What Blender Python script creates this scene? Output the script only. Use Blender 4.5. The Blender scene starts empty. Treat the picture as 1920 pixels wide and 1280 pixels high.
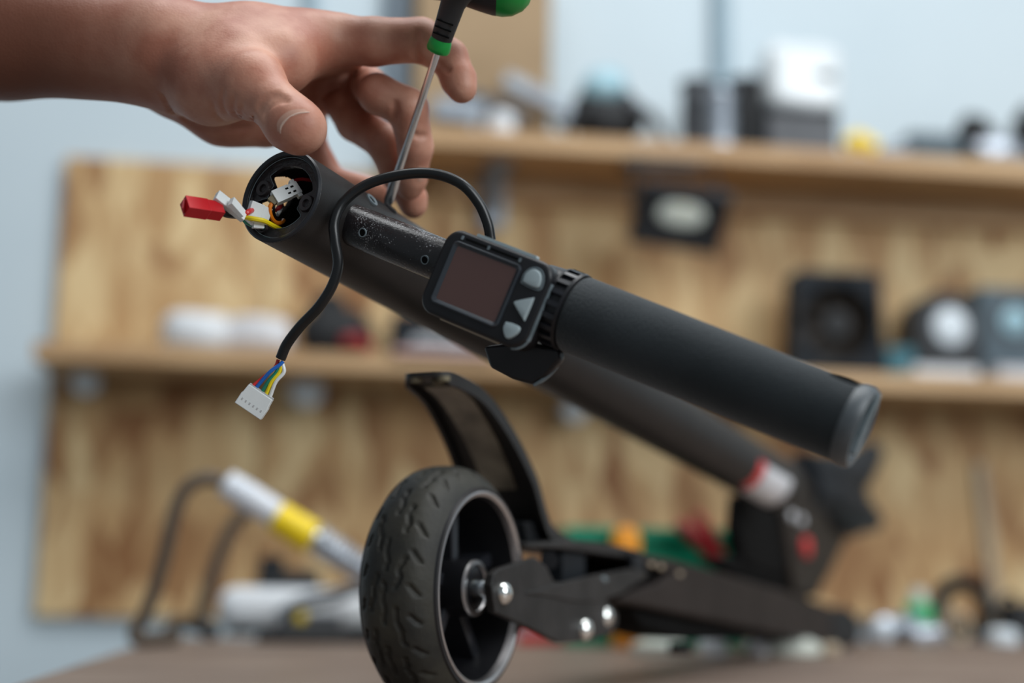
import bpy, bmesh, math, random
import numpy as np
from mathutils import Vector
random.seed(7)
scn = bpy.context.scene
col = scn.collection

# ------------------------------------------------------------------ camera, world, lights, exposure
F = 2666.67                                   # focal length in pixels: 50 mm on a 36 mm wide sensor, 1920 px
PSI, TH, RHO = [math.radians(a) for a in (8, 9.26, 1.0)]
C0 = np.array([0, 0, .9612])
FW = np.array([math.sin(PSI)*math.cos(TH), math.cos(PSI)*math.cos(TH), math.sin(TH)])
R0 = np.array([math.cos(PSI), -math.sin(PSI), 0.]); U0 = np.cross(R0, FW)
RT = math.cos(RHO)*R0 + math.sin(RHO)*U0
UP = math.cos(RHO)*U0 - math.sin(RHO)*R0
cam = bpy.data.cameras.new('camera'); cob = bpy.data.objects.new('camera', cam); col.objects.link(cob)
from mathutils import Matrix
M4 = Matrix([[RT[i], UP[i], -FW[i], C0[i]] for i in range(3)] + [[0, 0, 0, 1]])
cob.matrix_world = M4
cam.lens = 50; cam.sensor_width = 36; cam.clip_start = .01
cam.dof.use_dof = True; cam.dof.focus_distance = .555; cam.dof.aperture_fstop = 3.4; cam.dof.aperture_blades = 0
scn.camera = cob
scn.view_settings.view_transform = 'Standard'; scn.view_settings.look = 'None'
scn.view_settings.gamma = 1; scn.view_settings.use_curve_mapping = False
scn.view_settings.exposure = 0.0

world = bpy.data.worlds.new('world'); scn.world = world; world.use_nodes = True
bg = world.node_tree.nodes['Background']; bg.inputs[0].default_value = (.80, .91, 1, 1); bg.inputs[1].default_value = .24

def area(name, loc, target, sx, sy, power, color):
    l = bpy.data.lights.new(name, 'AREA'); l.shape = 'RECTANGLE'; l.size = sx; l.size_y = sy
    l.energy = power; l.color = color
    o = bpy.data.objects.new(name, l); col.objects.link(o); o.location = loc
    o.rotation_euler = (Vector(target)-Vector(loc)).to_track_quat('-Z', 'Y').to_euler()
    return o
area('ceiling_lamp', (.35, .75, 2.6), (.35, .95, .9), 1.5, .9, 24, (.97, .99, 1))
area('ceiling_lamp', (1.7, .3, 2.6), (1.2, 1.6, 1.2), 1.2, .9, 7, (.97, .99, 1))  # added lamp out of view, put in to light the wall's right side
area('window_daylight', (1.9, -1.5, 2.3), (.5, 1.5, 1.2), 1.8, 1.5, 62, (.92, .97, 1))  # unseen daylight source, placed front right to fill the hand and wall

# ------------------------------------------------------------------ pixel rays -> points at real depths
def ray(px, py): return FW + RT*(px-960)/F + UP*(640-py)/F
def at(px, py, d): return C0 + ray(px, py)*d
def pl(px, py, P, n):
    r = ray(px, py); return C0 + r*((np.asarray(P)-C0) @ n/(r @ n))
def ony(px, py, y): return pl(px, py, np.array([0, y, 0]), np.array([0, 1., 0]))
def onz(px, py, z=.9): return pl(px, py, np.array([0, 0, z]), np.array([0, 0, 1.]))
def proj(p):
    v = np.asarray(p)-C0; d = v @ FW; return 960+F*(v @ RT)/d, 640-F*(v @ UP)/d, d
def unit(v): v = np.asarray(v, float); return v/np.linalg.norm(v)
X = np.array([1., 0, 0]); Y = np.array([0, 1., 0]); Z = np.array([0, 0, 1.])

# ------------------------------------------------------------------ materials
def new_mat(name):
    m = bpy.data.materials.new(name); m.use_nodes = True
    return m, m.node_tree.nodes, m.node_tree.links, m.node_tree.nodes['Principled BSDF']
def mat(name, c, rough=.5, metal=0, c2=None, scale=40, bump=0, bscale=None, sheen=0, coat=0, spec=.5, detail=4, lo=.35, hi=.65, stretch=None):
    m, N, L, b = new_mat(name)
    b.inputs['Base Color'].default_value = (*c, 1); b.inputs['Roughness'].default_value = rough
    b.inputs['Metallic'].default_value = metal; b.inputs['Specular IOR Level'].default_value = spec
    if sheen: b.inputs['Sheen Weight'].default_value = sheen
    if coat: b.inputs['Coat Weight'].default_value = coat; b.inputs['Coat Roughness'].default_value = .15
    tc = N.new('ShaderNodeTexCoord'); src = tc.outputs['Object']
    if stretch:
        mp = N.new('ShaderNodeMapping'); mp.inputs['Scale'].default_value = stretch; L.new(src, mp.inputs[0]); src = mp.outputs[0]
    nz = N.new('ShaderNodeTexNoise'); nz.inputs['Scale'].default_value = scale; nz.inputs['Detail'].default_value = detail
    L.new(src, nz.inputs['Vector'])
    r = N.new('ShaderNodeValToRGB'); r.color_ramp.elements[0].position = lo; r.color_ramp.elements[1].position = hi
    r.color_ramp.elements[0].color = (*c, 1); c2 = c2 or tuple(min(1, x*1.18+.002) for x in c); r.color_ramp.elements[1].color = (*c2, 1)
    L.new(nz.outputs[0], r.inputs[0]); L.new(r.outputs[0], b.inputs['Base Color'])
    if bump:
        nb = N.new('ShaderNodeTexNoise'); nb.inputs['Scale'].default_value = bscale or scale*6; nb.inputs['Detail'].default_value = 3
        L.new(src, nb.inputs['Vector'])
        bp = N.new('ShaderNodeBump'); bp.inputs['Strength'].default_value = bump; bp.inputs['Distance'].default_value = .001
        L.new(nb.outputs[0], bp.inputs['Height']); L.new(bp.outputs[0], b.inputs['Normal'])
    return m

def osb_mat():
    m, N, L, b = new_mat('osb')
    tc = N.new('ShaderNodeTexCoord')
    def flakes(rot, sc, seed):
        mp = N.new('ShaderNodeMapping'); mp.inputs['Rotation'].default_value = (0, rot, 0); mp.inputs['Location'].default_value = (seed, 0, seed)
        mp.inputs['Scale'].default_value = sc; L.new(tc.outputs['Object'], mp.inputs[0])
        v = N.new('ShaderNodeTexVoronoi'); v.inputs['Scale'].default_value = 1; L.new(mp.outputs[0], v.inputs['Vector'])
        s = N.new('ShaderNodeSeparateColor'); L.new(v.outputs['Color'], s.inputs[0]); return s
    a = flakes(.12, (26, 26, 8.5), 3.1); c = flakes(-.35, (30, 30, 11), 7.7)
    nz = N.new('ShaderNodeTexNoise'); nz.inputs['Scale'].default_value = 5; nz.inputs['Detail'].default_value = 5; L.new(tc.outputs['Object'], nz.inputs['Vector'])
    mx = N.new('ShaderNodeMix'); mx.data_type = 'FLOAT'; mx.inputs[0].default_value = .5
    L.new(a.outputs[0], mx.inputs[2]); L.new(c.outputs[1], mx.inputs[3])
    m2 = N.new('ShaderNodeMix'); m2.data_type = 'FLOAT'; m2.inputs[0].default_value = .35
    L.new(mx.outputs[0], m2.inputs[2]); L.new(nz.outputs[0], m2.inputs[3])
    r = N.new('ShaderNodeValToRGB'); e = r.color_ramp.elements
    e[0].position = .27; e[0].color = (.26, .115, .038, 1); e[1].position = .73; e[1].color = (.69, .51, .27, 1)
    k = e.new(.5); k.color = (.485, .295, .13, 1)
    L.new(m2.outputs[0], r.inputs[0]); L.new(r.outputs[0], b.inputs['Base Color']); b.inputs['Roughness'].default_value = .65
    bp = N.new('ShaderNodeBump'); bp.inputs['Strength'].default_value = .3; bp.inputs['Distance'].default_value = .002
    L.new(m2.outputs[0], bp.inputs['Height']); L.new(bp.outputs[0], b.inputs['Normal'])
    return m

def skin_mat():
    m, N, L, b = new_mat('skin')
    tc = N.new('ShaderNodeTexCoord')
    n1 = N.new('ShaderNodeTexNoise'); n1.inputs['Scale'].default_value = 55; n1.inputs['Detail'].default_value = 6; L.new(tc.outputs['Object'], n1.inputs['Vector'])
    r = N.new('ShaderNodeValToRGB'); e = r.color_ramp.elements
    e[0].position = .36; e[0].color = (.40, .150, .095, 1); e[1].position = .66; e[1].color = (.57, .292, .203, 1)
    L.new(n1.outputs[0], r.inputs[0])
    # redder, browner skin towards the forearm (tan plus its shading, painted in) along world x
    sx = N.new('ShaderNodeSeparateXYZ'); L.new(tc.outputs['Object'], sx.inputs[0])
    mr = N.new('ShaderNodeMapRange'); mr.interpolation_type = 'SMOOTHSTEP'; mr.inputs[1].default_value = -.035; mr.inputs[2].default_value = -.125
    L.new(sx.outputs[0], mr.inputs[0])
    mx = N.new('ShaderNodeMix'); mx.data_type = 'RGBA'; L.new(mr.outputs[0], mx.inputs[0]); L.new(r.outputs[0], mx.inputs[6]); mx.inputs[7].default_value = (.155, .053, .029, 1)
    L.new(mx.outputs[2], b.inputs['Base Color'])
    b.inputs['Roughness'].default_value = .5; b.inputs['Specular IOR Level'].default_value = .4
    b.inputs['Subsurface Weight'].default_value = .08; b.inputs['Subsurface Radius'].default_value = (1, .35, .2); b.inputs['Subsurface Scale'].default_value = .004
    v = N.new('ShaderNodeTexVoronoi'); v.inputs['Scale'].default_value = 900; L.new(tc.outputs['Object'], v.inputs['Vector'])
    n2 = N.new('ShaderNodeTexNoise'); n2.inputs['Scale'].default_value = 260; n2.inputs['Detail'].default_value = 5; L.new(tc.outputs['Object'], n2.inputs['Vector'])
    ad = N.new('ShaderNodeMath'); ad.operation = 'MULTIPLY_ADD'; ad.inputs[1].default_value = .35
    L.new(v.outputs['Distance'], ad.inputs[0]); L.new(n2.outputs[0], ad.inputs[2])
    bp = N.new('ShaderNodeBump'); bp.inputs['Strength'].default_value = .28; bp.inputs['Distance'].default_value = .0005
    L.new(ad.outputs[0], bp.inputs['Height']); L.new(bp.outputs[0], b.inputs['Normal'])
    return m

def speckle_mat():
    m = mat('anodised_black', (.010, .009, .010), .28, 0, (.016, .013, .014), 120, .15, 900)
    N, L = m.node_tree.nodes, m.node_tree.links; b = N['Principled BSDF']
    tc = N.new('ShaderNodeTexCoord'); n = N.new('ShaderNodeTexNoise'); n.inputs['Scale'].default_value = 1500; n.inputs['Detail'].default_value = 2
    L.new(tc.outputs['Object'], n.inputs['Vector'])
    n2 = N.new('ShaderNodeTexNoise'); n2.inputs['Scale'].default_value = 60; L.new(tc.outputs['Object'], n2.inputs['Vector'])
    mu = N.new('ShaderNodeMath'); mu.operation = 'MULTIPLY'; L.new(n.outputs[0], mu.inputs[0]); L.new(n2.outputs[0], mu.inputs[1])
    r = N.new('ShaderNodeValToRGB'); r.color_ramp.elements[0].position = .33; r.color_ramp.elements[1].position = .42
    L.new(mu.outputs[0], r.inputs[0])
    old = b.inputs['Base Color'].links[0].from_socket
    mx = N.new('ShaderNodeMix'); mx.data_type = 'RGBA'; L.new(r.outputs[0], mx.inputs[0]); L.new(old, mx.inputs[6]); mx.inputs[7].default_value = (.30, .30, .31, 1)
    L.new(mx.outputs[2], b.inputs['Base Color'])
    return m

MT = {
 'wall': mat('wall_paint', (.525, .615, .665), .8, c2=(.57, .655, .70), scale=3),
 'floor': mat('floor_concrete', (.22, .22, .22), .7, c2=(.28, .28, .27), scale=4),
 'osb': osb_mat(),
 'shelf': mat('shelf_pine', (.40, .235, .11), .6, c2=(.55, .36, .19), scale=6, stretch=(1, 6, 6), bump=.2),
 'bench': mat('bench_top', (.175, .122, .094), .5, c2=(.25, .185, .148), scale=9, stretch=(1, 4, 4), bump=.2),
 'pipe': mat('pipe_blue_grey', (.26, .36, .42), .5), 'pipe_dark': mat('pipe_grey', (.17, .21, .25), .6),
 'card': mat('cardboard', (.30, .205, .115), .8, c2=(.36, .25, .145), scale=12),
 'satin': mat('satin_black_paint', (.017, .0155, .015), .45, c2=(.021, .019, .018), spec=.35, scale=60, bump=.06, bscale=1500),
 'insert': mat('black_casting', (.020, .016, .017), .38, c2=(.032, .025, .026), scale=150, bump=.35, bscale=700),
 'capgrey': mat('grip_end_grey', (.055, .065, .072), .45, c2=(.10, .115, .125), scale=90),
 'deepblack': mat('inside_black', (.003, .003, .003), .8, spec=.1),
 'bar': speckle_mat(),
 'plastic': mat('black_plastic', (.009, .009, .011), .38, c2=(.012, .012, .014), spec=.35, scale=90, bump=.05),
 'plastic_lit': mat('black_plastic_smooth', (.015, .016, .020), .3, spec=.4),  # black plastic with a brighter, lit tone put into its colour
 'bezel': mat('screen_bezel', (.028, .034, .042), .28),
 'edge': mat('worn_plastic_edge', (.12, .155, .17), .35, c2=(.19, .23, .25), scale=120),  # pale tone for chipped edges and for painted edge highlights
 'foam': mat('foam_grip', (.015, .020, .023), .95, c2=(.024, .030, .034), spec=.2, scale=30, bump=.5, bscale=1300, sheen=.25),
 'rubber': mat('tyre_rubber', (.013, .013, .011), .6, c2=(.038, .035, .025), scale=45, bump=.25, bscale=300),
 'sidewall': mat('tyre_sidewall', (.020, .020, .022), .5, c2=(.030, .029, .031), scale=40),
 'rimlip': mat('rim_aluminium', (.55, .53, .53), .35, 1, c2=(.68, .66, .66), scale=50),
 'steel': mat('zinc_steel', (.62, .68, .72), .25, 1), 'chrome': mat('polished_bolt', (.82, .83, .80), .14, 1),
 'shaft': mat('chrome_vanadium_shaft', (.72, .77, .80), .2, 1),
 'rust': mat('dirty_bearing', (.10, .08, .05), .6, c2=(.18, .15, .09), scale=120),
 'armmetal': mat('black_steel_dusty', (.010, .009, .0085), .5, c2=(.026, .023, .022), spec=.35, scale=45, bump=.25, bscale=300),
 'deck': mat('deck_brown_black', (.017, .0115, .0095), .55, c2=(.026, .0185, .016), spec=.22, scale=25, bump=.15),
 'grime': mat('fender_liner_dirty', (.13, .108, .08), .34, c2=(.34, .29, .215), scale=45, bump=.3, bscale=200),
 'screen': mat('lcd_glass', (.095, .045, .038), .12, c2=(.105, .052, .044), scale=6, coat=.3),
 'button': mat('grey_rubber_button', (.33, .40, .42), .55, c2=(.37, .44, .46), scale=30),
 'cable': mat('cable_pvc', (.005, .0055, .006), .32, c2=(.007, .0075, .008), scale=30, spec=.45),
 'conn': mat('connector_nylon', (.72, .75, .74), .45, c2=(.78, .80, .79), scale=60),
 'connshade': mat('connector_nylon_grey', (.42, .42, .42), .5),  # connector nylon with shade put into its colour, for slots and shoulder
 'red': mat('red_plastic', (.50, .008, .014), .3, c2=(.58, .012, .020), scale=30),
 'w_red': mat('wire_red', (.62, .03, .03), .35), 'w_blue': mat('wire_blue', (.01, .13, .52), .35),
 'w_green': mat('wire_green', (.01, .20, .13), .35), 'w_yellow': mat('wire_yellow', (.80, .62, .01), .35),
 'w_white': mat('wire_white', (.75, .77, .76), .35), 'w_orange': mat('wire_orange', (.75, .20, .01), .35),
 'green': mat('handle_green', (.005, .29, .045), .32, c2=(.006, .32, .05), scale=30),
 'grip_black': mat('handle_black_rubber', (.018, .019, .021), .5, c2=(.023, .024, .026), scale=60),
 'skin': skin_mat(), 'nail': mat('fingernail', (.50, .275, .20), .33, c2=(.56, .33, .25), scale=90),
 'nailtip': mat('fingernail_edge', (.66, .50, .42), .35),
 'white': mat('white_plastic', (.70, .73, .76), .45, c2=(.78, .80, .82), scale=12),
 'whiteshade': mat('white_film', (.60, .60, .62), .4, c2=(.72, .72, .74), scale=20),
 'gloss_white': mat('glossy_white_film', (.66, .71, .73), .15, c2=(.72, .76, .78), scale=9),
 'pink': mat('pink_paper', (.50, .27, .24), .6, c2=(.62, .42, .40), scale=12),
 'greymetal': mat('grey_metal', (.22, .25, .29), .4, .4, c2=(.30, .34, .38), scale=25),
 'darkgrey': mat('dark_grey', (.040, .044, .052), .5, c2=(.06, .065, .075), scale=20),
 'black': mat('matt_black', (.007, .008, .0095), .55, c2=(.012, .013, .015), scale=20, spec=.35),
 'lens': mat('pale_blue_lens', (.30, .48, .55), .15), 'silver': mat('silver', (.46, .50, .56), .38, .8),
 'navy': mat('navy_black', (.006, .009, .013), .6, spec=.2), 'teal': mat('teal_card', (.01, .10, .13), .5),
 'slate': mat('slate_blue', (.055, .080, .10), .5, c2=(.085, .12, .14), scale=8, spec=.3), 'disc': mat('disc_white', (.62, .68, .72), .4),
 'tray_green': mat('green_bin', (.004, .27, .15), .4, c2=(.005, .26, .14), scale=8),
 'orange': mat('orange_plastic', (.85, .32, .02), .4), 'darkred': mat('dark_red', (.26, .012, .016), .4),
 'yellow': mat('yellow_band', (.84, .60, .005), .4), 'ironwhite': mat('iron_handle', (.66, .70, .76), .4, c2=(.74, .76, .80), scale=20),
 'browncable': mat('brown_grey_cable', (.10, .075, .055), .6), 'reflector': mat('white_reflector', (.72, .73, .76), .25),
 'redbtn': mat('red_release', (.62, .045, .045), .35), 'brownmetal': mat('bronzed_hinge', (.018, .014, .011), .55, c2=(.030, .023, .018), scale=30, spec=.2),
 'fork': mat('fork_grey', (.009, .011, .014), .55, c2=(.017, .020, .024), scale=22, spec=.2),
 'floodglass': mat('flood_reflector', (.55, .58, .52), .3), 'greenlight': mat('pale_green', (.05, .42, .17), .4),
 'tan': mat('tan_ring', (.34, .27, .19), .5),
}

# ------------------------------------------------------------------ mesh helpers
def frame(ax, hint=None):
    ax = unit(ax)
    h = np.array([0, 0, 1.]) if hint is None else np.asarray(hint, float)
    if abs(unit(h) @ ax) > .97: h = X
    e1 = unit(h - ax*(h @ ax)); return e1, np.cross(ax, e1)
def catmull(P, n=8):
    P = [np.asarray(p, float) for p in P]
    if len(P) < 3: return P
    Q = [2*P[0]-P[1]] + P + [2*P[-1]-P[-2]]; out = []
    for i in range(1, len(Q)-2):
        a, b, c, d = Q[i-1:i+3]
        for k in range(n):
            t = k/n
            out.append(.5*(2*b + (c-a)*t + (2*a-5*b+4*c-d)*t*t + (3*b-a-3*c+d)*t**3))
    out.append(P[-1]); return out
class MB:
    def __init__(s): s.v = []; s.f = []
    def ringloft(s, rings, caps=True, closed=True):
        n = len(rings[0]); b = len(s.v)
        for r in rings: s.v += [tuple(p) for p in r]
        for i in range(len(rings)-1):
            for j in range(n if closed else n-1):
                k = (j+1) % n
                s.f.append((b+i*n+j, b+i*n+k, b+(i+1)*n+k, b+(i+1)*n+j))
        if caps:
            s.f.append(tuple(b+j for j in reversed(range(n)))); s.f.append(tuple(b+(len(rings)-1)*n+j for j in range(n)))
        return s
    def lathe(s, o, ax, prof, seg=32, hint=None, caps=True, sy=1.0):
        ax = unit(ax); e1, e2 = frame(ax, hint); o = np.asarray(o)
        rings = [[o+ax*t + e1*r*sy*math.cos(2*math.pi*j/seg) + e2*r*math.sin(2*math.pi*j/seg) for j in range(seg)] for t, r in prof]
        return s.ringloft(rings, caps)
    def cyl(s, p, q, r, r2=None, seg=24):
        p = np.asarray(p); q = np.asarray(q); L = np.linalg.norm(q-p)
        return s.lathe(p, q-p, [(0, r), (L, r if r2 is None else r2)], seg)
    def tube(s, P, r, seg=10, n=8, smooth=True):
        P = catmull(P, n) if smooth else [np.asarray(p, float) for p in P]
        m = len(P); rs = [r]*m if np.isscalar(r) else list(np.interp(np.linspace(0, 1, m), np.linspace(0, 1, len(r)), r))
        e1 = None; rings = []
        for i in range(m):
            t = unit(P[min(i+1, m-1)]-P[max(i-1, 0)])
            e1 = frame(t)[0] if e1 is None else unit(e1 - t*(e1 @ t)); e2 = np.cross(t, e1)
            rings.append([P[i]+rs[i]*(e1*math.cos(2*math.pi*j/seg)+e2*math.sin(2*math.pi*j/seg)) for j in range(seg)])
        return s.ringloft(rings)
    def box(s, c, h, ax=(X, Y, Z)):
        c = np.asarray(c, float); b = len(s.v); A = [unit(a) for a in ax]
        for i in (-1, 1):
            for j in (-1, 1):
                for k in (-1, 1): s.v.append(tuple(c+A[0]*h[0]*i+A[1]*h[1]*j+A[2]*h[2]*k))
        for q in ((0, 1, 3, 2), (4, 6, 7, 5), (0, 4, 5, 1), (2, 3, 7, 6), (0, 2, 6, 4), (1, 5, 7, 3)): s.f.append(tuple(b+i for i in q))
        return s
    def prism(s, poly, vec):
        poly = [np.asarray(p, float) for p in poly]; vec = np.asarray(vec, float)
        return s.ringloft([poly, [p+vec for p in poly]])
    def blob(s, c, r, ax=(X, Y, Z), nu=20, nv=12, jitter=0, e=1.0, seed=1):
        rnd = random.Random(seed); c = np.asarray(c, float); rings = []
        ph = [rnd.uniform(0, 6.28) for _ in range(4)]
        for i in range(nv+1):
            a = -math.pi/2 + math.pi*min(max(i/nv, .02), .98); row = []
            for j in range(nu):
                b = 2*math.pi*j/nu
                f = lambda q: math.copysign(abs(q)**e, q)
                k = 1+jitter*(math.sin(3*b+ph[0]+2*a)+.6*math.sin(5*b+ph[1]-3*a)+.5*math.sin(7*a+ph[2]))
                row.append(c + k*(ax[0]*r[0]*f(math.cos(a))*f(math.cos(b)) + ax[1]*r[1]*f(math.cos(a))*f(math.sin(b)) + ax[2]*r[2]*f(math.sin(a))))
            rings.append(row)
        return s.ringloft(rings)
    def build(s, name, m, parent=None, smooth=40, bevel=0, mods=None):
        V = np.array(s.v)
        if parent is None:
            lo, hi = V.min(0), V.max(0); o0 = np.array([(lo[0]+hi[0])/2, (lo[1]+hi[1])/2, lo[2]])
        else:
            o0 = np.array(ROOT[parent])
        me = bpy.data.meshes.new(name); me.from_pydata([tuple(v-o0) for v in V], [], s.f)
        bm = bmesh.new(); bm.from_mesh(me); bmesh.ops.recalc_face_normals(bm, faces=bm.faces); bm.to_mesh(me); bm.free()
        me.materials.append(MT[m])
        if smooth: me.shade_smooth(); me.set_sharp_from_angle(angle=math.radians(smooth))
        o = bpy.data.objects.new(name, me); col.objects.link(o)
        if parent is None: o.location = o0
        else: o.parent = parent
        ROOT[o] = tuple(o0)
        if bevel:
            b = o.modifiers.new('bevel', 'BEVEL'); b.width = bevel; b.segments = 3; b.limit_method = 'ANGLE'; b.angle_limit = math.radians(35)
        if mods: mods(o)
        return o
ROOT = {}
def tag(o, label=None, cat=None, group=None, kind=None):
    if label: o['label'] = label
    if cat: o['category'] = cat
    if group: o['group'] = group
    if kind: o['kind'] = kind
    return o
def thing(name, label, cat, loc, group=None):
    o = bpy.data.objects.new(name, None); col.objects.link(o); o.location = tuple(loc); o.empty_display_size = .02
    ROOT[o] = tuple(float(a) for a in loc); return tag(o, label, cat, group)

# ------------------------------------------------------------------ the setting
WY = 1.9
def struct(mb, name, m): return tag(mb.build(name, m, None, smooth=0), kind='structure')
struct(MB().box((.6, WY+.05, 1.3), (3.2, .05, 1.3)), 'wall_back', 'wall')
struct(MB().box((.6, 0, -.025), (3.2, 1.95, .025)), 'floor', 'floor')
def trim(px, w, z0, name, m):
    p = ony(px, 60, WY-.012)
    struct(MB().lathe((p[0], WY-.012, z0), Z, [(0, w), (2.55-z0, w)], 16), name, m)
trim(1353, .0125, 1.522, 'trim_1', 'pipe'); trim(583, .009, 1.50, 'trim_2', 'pipe'); trim(748, .021, 1.50, 'trim_3', 'pipe_dark')

# OSB boards on the wall
xs = [ony(100, 640, WY-.02)[0], ony(492, 640, WY-.02)[0]]
for i, (x0, x1, lab) in enumerate(((xs[0], xs[1], 'narrow OSB board at the left end of the back wall, under the pale wall corner'),
                                   (xs[1]+.002, 1.45, 'wide OSB board fixed to the back wall behind both pine shelves'))):
    tag(MB().box(((x0+x1)/2, WY-.009, 1.197), ((x1-x0)/2, .009, .298)).build('osb_board', 'osb', None, 0), lab, 'board')
SY = 1.74
ux = ony(786, 250, SY)[0]
def shelf(x0, x1, zt, th, lab):
    r = MB().box(((x0+x1)/2, (SY+WY-.018)/2, zt-th/2), ((x1-x0)/2, (WY-.018-SY)/2, th/2)).build('wall_shelf', 'shelf', None, 0, bevel=.002)
    return tag(r, lab, 'shelf')
ZU, ZL = 1.521, 1.225
shelf(ux, 1.45, ZU, .024, 'upper pine shelf high on the right of the back wall')
shelf(ony(62, 650, SY)[0], 1.45, ZL, .022, 'long lower pine shelf crossing the back wall')
# lower rail under the upper shelf
tag(MB().box(((ux+1.45)/2+.02, WY-.028, 1.478), ((1.45-ux)/2-.02, .010, .017)).build('shelf_rail', 'shelf', None, 0), 'dark pine rail under the upper shelf against the OSB', 'rail')

# work bench
Tl = onz(300, 1195); Tf = onz(30, 1280)
dl = unit(Tf-Tl); bdir = np.array([math.cos(math.radians(8)), math.sin(math.radians(8)), 0])
bench = thing('workbench', 'long brown workbench the folded scooter stands on', 'workbench', (.5, .9, 0))
q = [Tl, Tl+bdir*1.45, np.array([1.36, .25, .9]), Tl+dl*(Tl[1]-.25)/abs(dl[1])]
MB().prism([p-Z*.03 for p in q], Z*.03).build('tabletop', 'bench', bench, 0, bevel=.003)
for cx, cy in ((-.05, .35), (1.25, .35), (-.03, 1.25), (1.2, 1.38)):
    MB().box((cx, cy, .435), (.03, .03, .435)).build('leg', 'bench', bench, 0)

# ------------------------------------------------------------------ the scooter
CW = at(835, 1105, .64); CW[2] = .9545
NX = .906*R0 - .42*unit([FW[0], FW[1], 0]); NX = unit(NX)             # wheel axle, pointing right and towards the camera
WD = np.array([-NX[1], NX[0], 0])                                       # rolling direction, away to the right
sc = thing('electric_scooter', 'folded black electric kick scooter with open stem tube, standing on the workbench', 'scooter', (CW[0]+.15, CW[1]+.25, .9))
def part(mb, name, m, parent=None, **k): return mb.build(name, m, parent or sc, **k)

# stem tube
SA = at(527, 368, .555); SB = at(1452, 907, 1.035); SD = unit(SB-SA); SL = np.linalg.norm(SB-SA)
E1 = unit(UP - SD*(UP @ SD)); E2 = np.cross(SD, E1)                      # E1 up on the tube, E2 sideways
if E2 @ RT < 0: E2 = -E2
RS = .0192
def stem_pt(t, a, r): return SA + SD*t + r*(E1*math.sin(a)+E2*math.cos(a))
# opening in the far wall (for the opposite handlebar): where the view through the head meets the inside
ro = C0; rd = unit(ray(520, 364))
def hit(rd):
    best = None
    for s in np.linspace(.5, .75, 2501):
        p = ro+rd*s; v = p-SA; t = v @ SD
        if t > 0 and np.linalg.norm(v-SD*t) > RS-.002: return p
HP = hit(rd); HT = (HP-SA) @ SD
tube = MB(); NA = 240
ts = [.0007*i for i in range(64)]+list(np.linspace(.047, SL, 36)); NT = len(ts)-1
base = 0
for t in ts:
    for j in range(NA): tube.v.append(tuple(stem_pt(t, 2*math.pi*j/NA, RS)))
for i in range(NT):
    for j in range(NA):
        k = (j+1) % NA; quad = (i*NA+j, i*NA+k, (i+1)*NA+k, (i+1)*NA+j)
        c = np.mean([tube.v[q_] for q_ in quad], axis=0)
        if np.linalg.norm(c-HP) < .0092: continue
        tube.f.append(quad)
def solid(o):
    md = o.modifiers.new('wall', 'SOLIDIFY'); md.thickness = .0022; md.offset = -1
stem = part(tube, 'stem_tube', 'satin', mods=solid)
# casting inside the head: ring with three screw bosses
angs = {'a': math.radians(158), 'b': math.radians(-14), 'c': math.radians(-122)}
def inner_r(a):
    r = .0136
    for b, wd, dp in ((angs['a'], .33, .0050), (angs['b'], .33, .0050), (angs['c'], .30, .0016)):
        d = abs((a-b+math.pi) % (2*math.pi)-math.pi)
        if d < wd: r = min(r, .0136-dp)
        elif d < wd+.1: r = min(r, .0136-dp*(1-(d-wd)/.1))
    d = abs((a-math.radians(-68)+math.pi) % (2*math.pi)-math.pi)
    if d < .62: r = min(r, .0126)
    return r
ins = MB(); n = 180
prof = [(.0022, 0), (.0022, 1), (.0065, 1)]
ro_ring = lambda t, r: [stem_pt(t, 2*math.pi*j/n, r) for j in range(n)]
ri = [inner_r(2*math.pi*j/n) for j in range(n)]
in_ring = lambda t: [stem_pt(t, 2*math.pi*j/n, ri[j]) for j in range(n)]
ins.ringloft([ro_ring(.0045, .0171), ro_ring(.0016, .0171), ro_ring(.0013, .0165), ro_ring(.0022, .0162), in_ring(.0022), in_ring(.0045), ro_ring(.0045, .0171)], caps=False)
insert = part(ins, 'head_casting', 'insert', smooth=30)
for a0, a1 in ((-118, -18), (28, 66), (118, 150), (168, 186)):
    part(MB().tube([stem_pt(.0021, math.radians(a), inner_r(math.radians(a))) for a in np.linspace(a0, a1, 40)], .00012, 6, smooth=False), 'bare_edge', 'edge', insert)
part(MB().ringloft([ro_ring(.0010, .0166), ro_ring(.0008, .0168), ro_ring(.0010, .0170)], caps=False), 'seal_groove', 'edge', insert)
lip = MB().ringloft([ro_ring(-.0003, .0171), ro_ring(-.0008, .0178), ro_ring(-.0008, .0186), ro_ring(-.0002, .0192), ro_ring(.001, .0192), ro_ring(.001, .0171), ro_ring(-.0003, .0171)], caps=False)
part(lip, 'stem_rim', 'plastic_lit')
for key, rr, rad in (('a', .0031, .0122), ('b', .0031, .0122), ('c', .0020, .0146)):
    a = angs[key]; c = stem_pt(.0, a, rad)
    b = MB().lathe(c, SD, [(.0030, rr*.55), (.0012, rr*.55), (.0010, rr*.75), (.0010, rr), (.0022, rr*1.15), (.006, rr*1.15)], 24, caps=False)
    bo = part(b, 'screw_boss', 'insert', insert)
    h = MB().lathe(c, SD, [(.0032, 0.0001), (.0031, rr*.55)], 20, caps=True); part(h, 'screw_hole', 'deepblack', insert)
# closing disc deep in the tube
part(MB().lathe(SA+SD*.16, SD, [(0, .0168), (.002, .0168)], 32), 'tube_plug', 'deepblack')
# dark block in the head's right inner half
ib = at(578, 395, .578)

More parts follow.
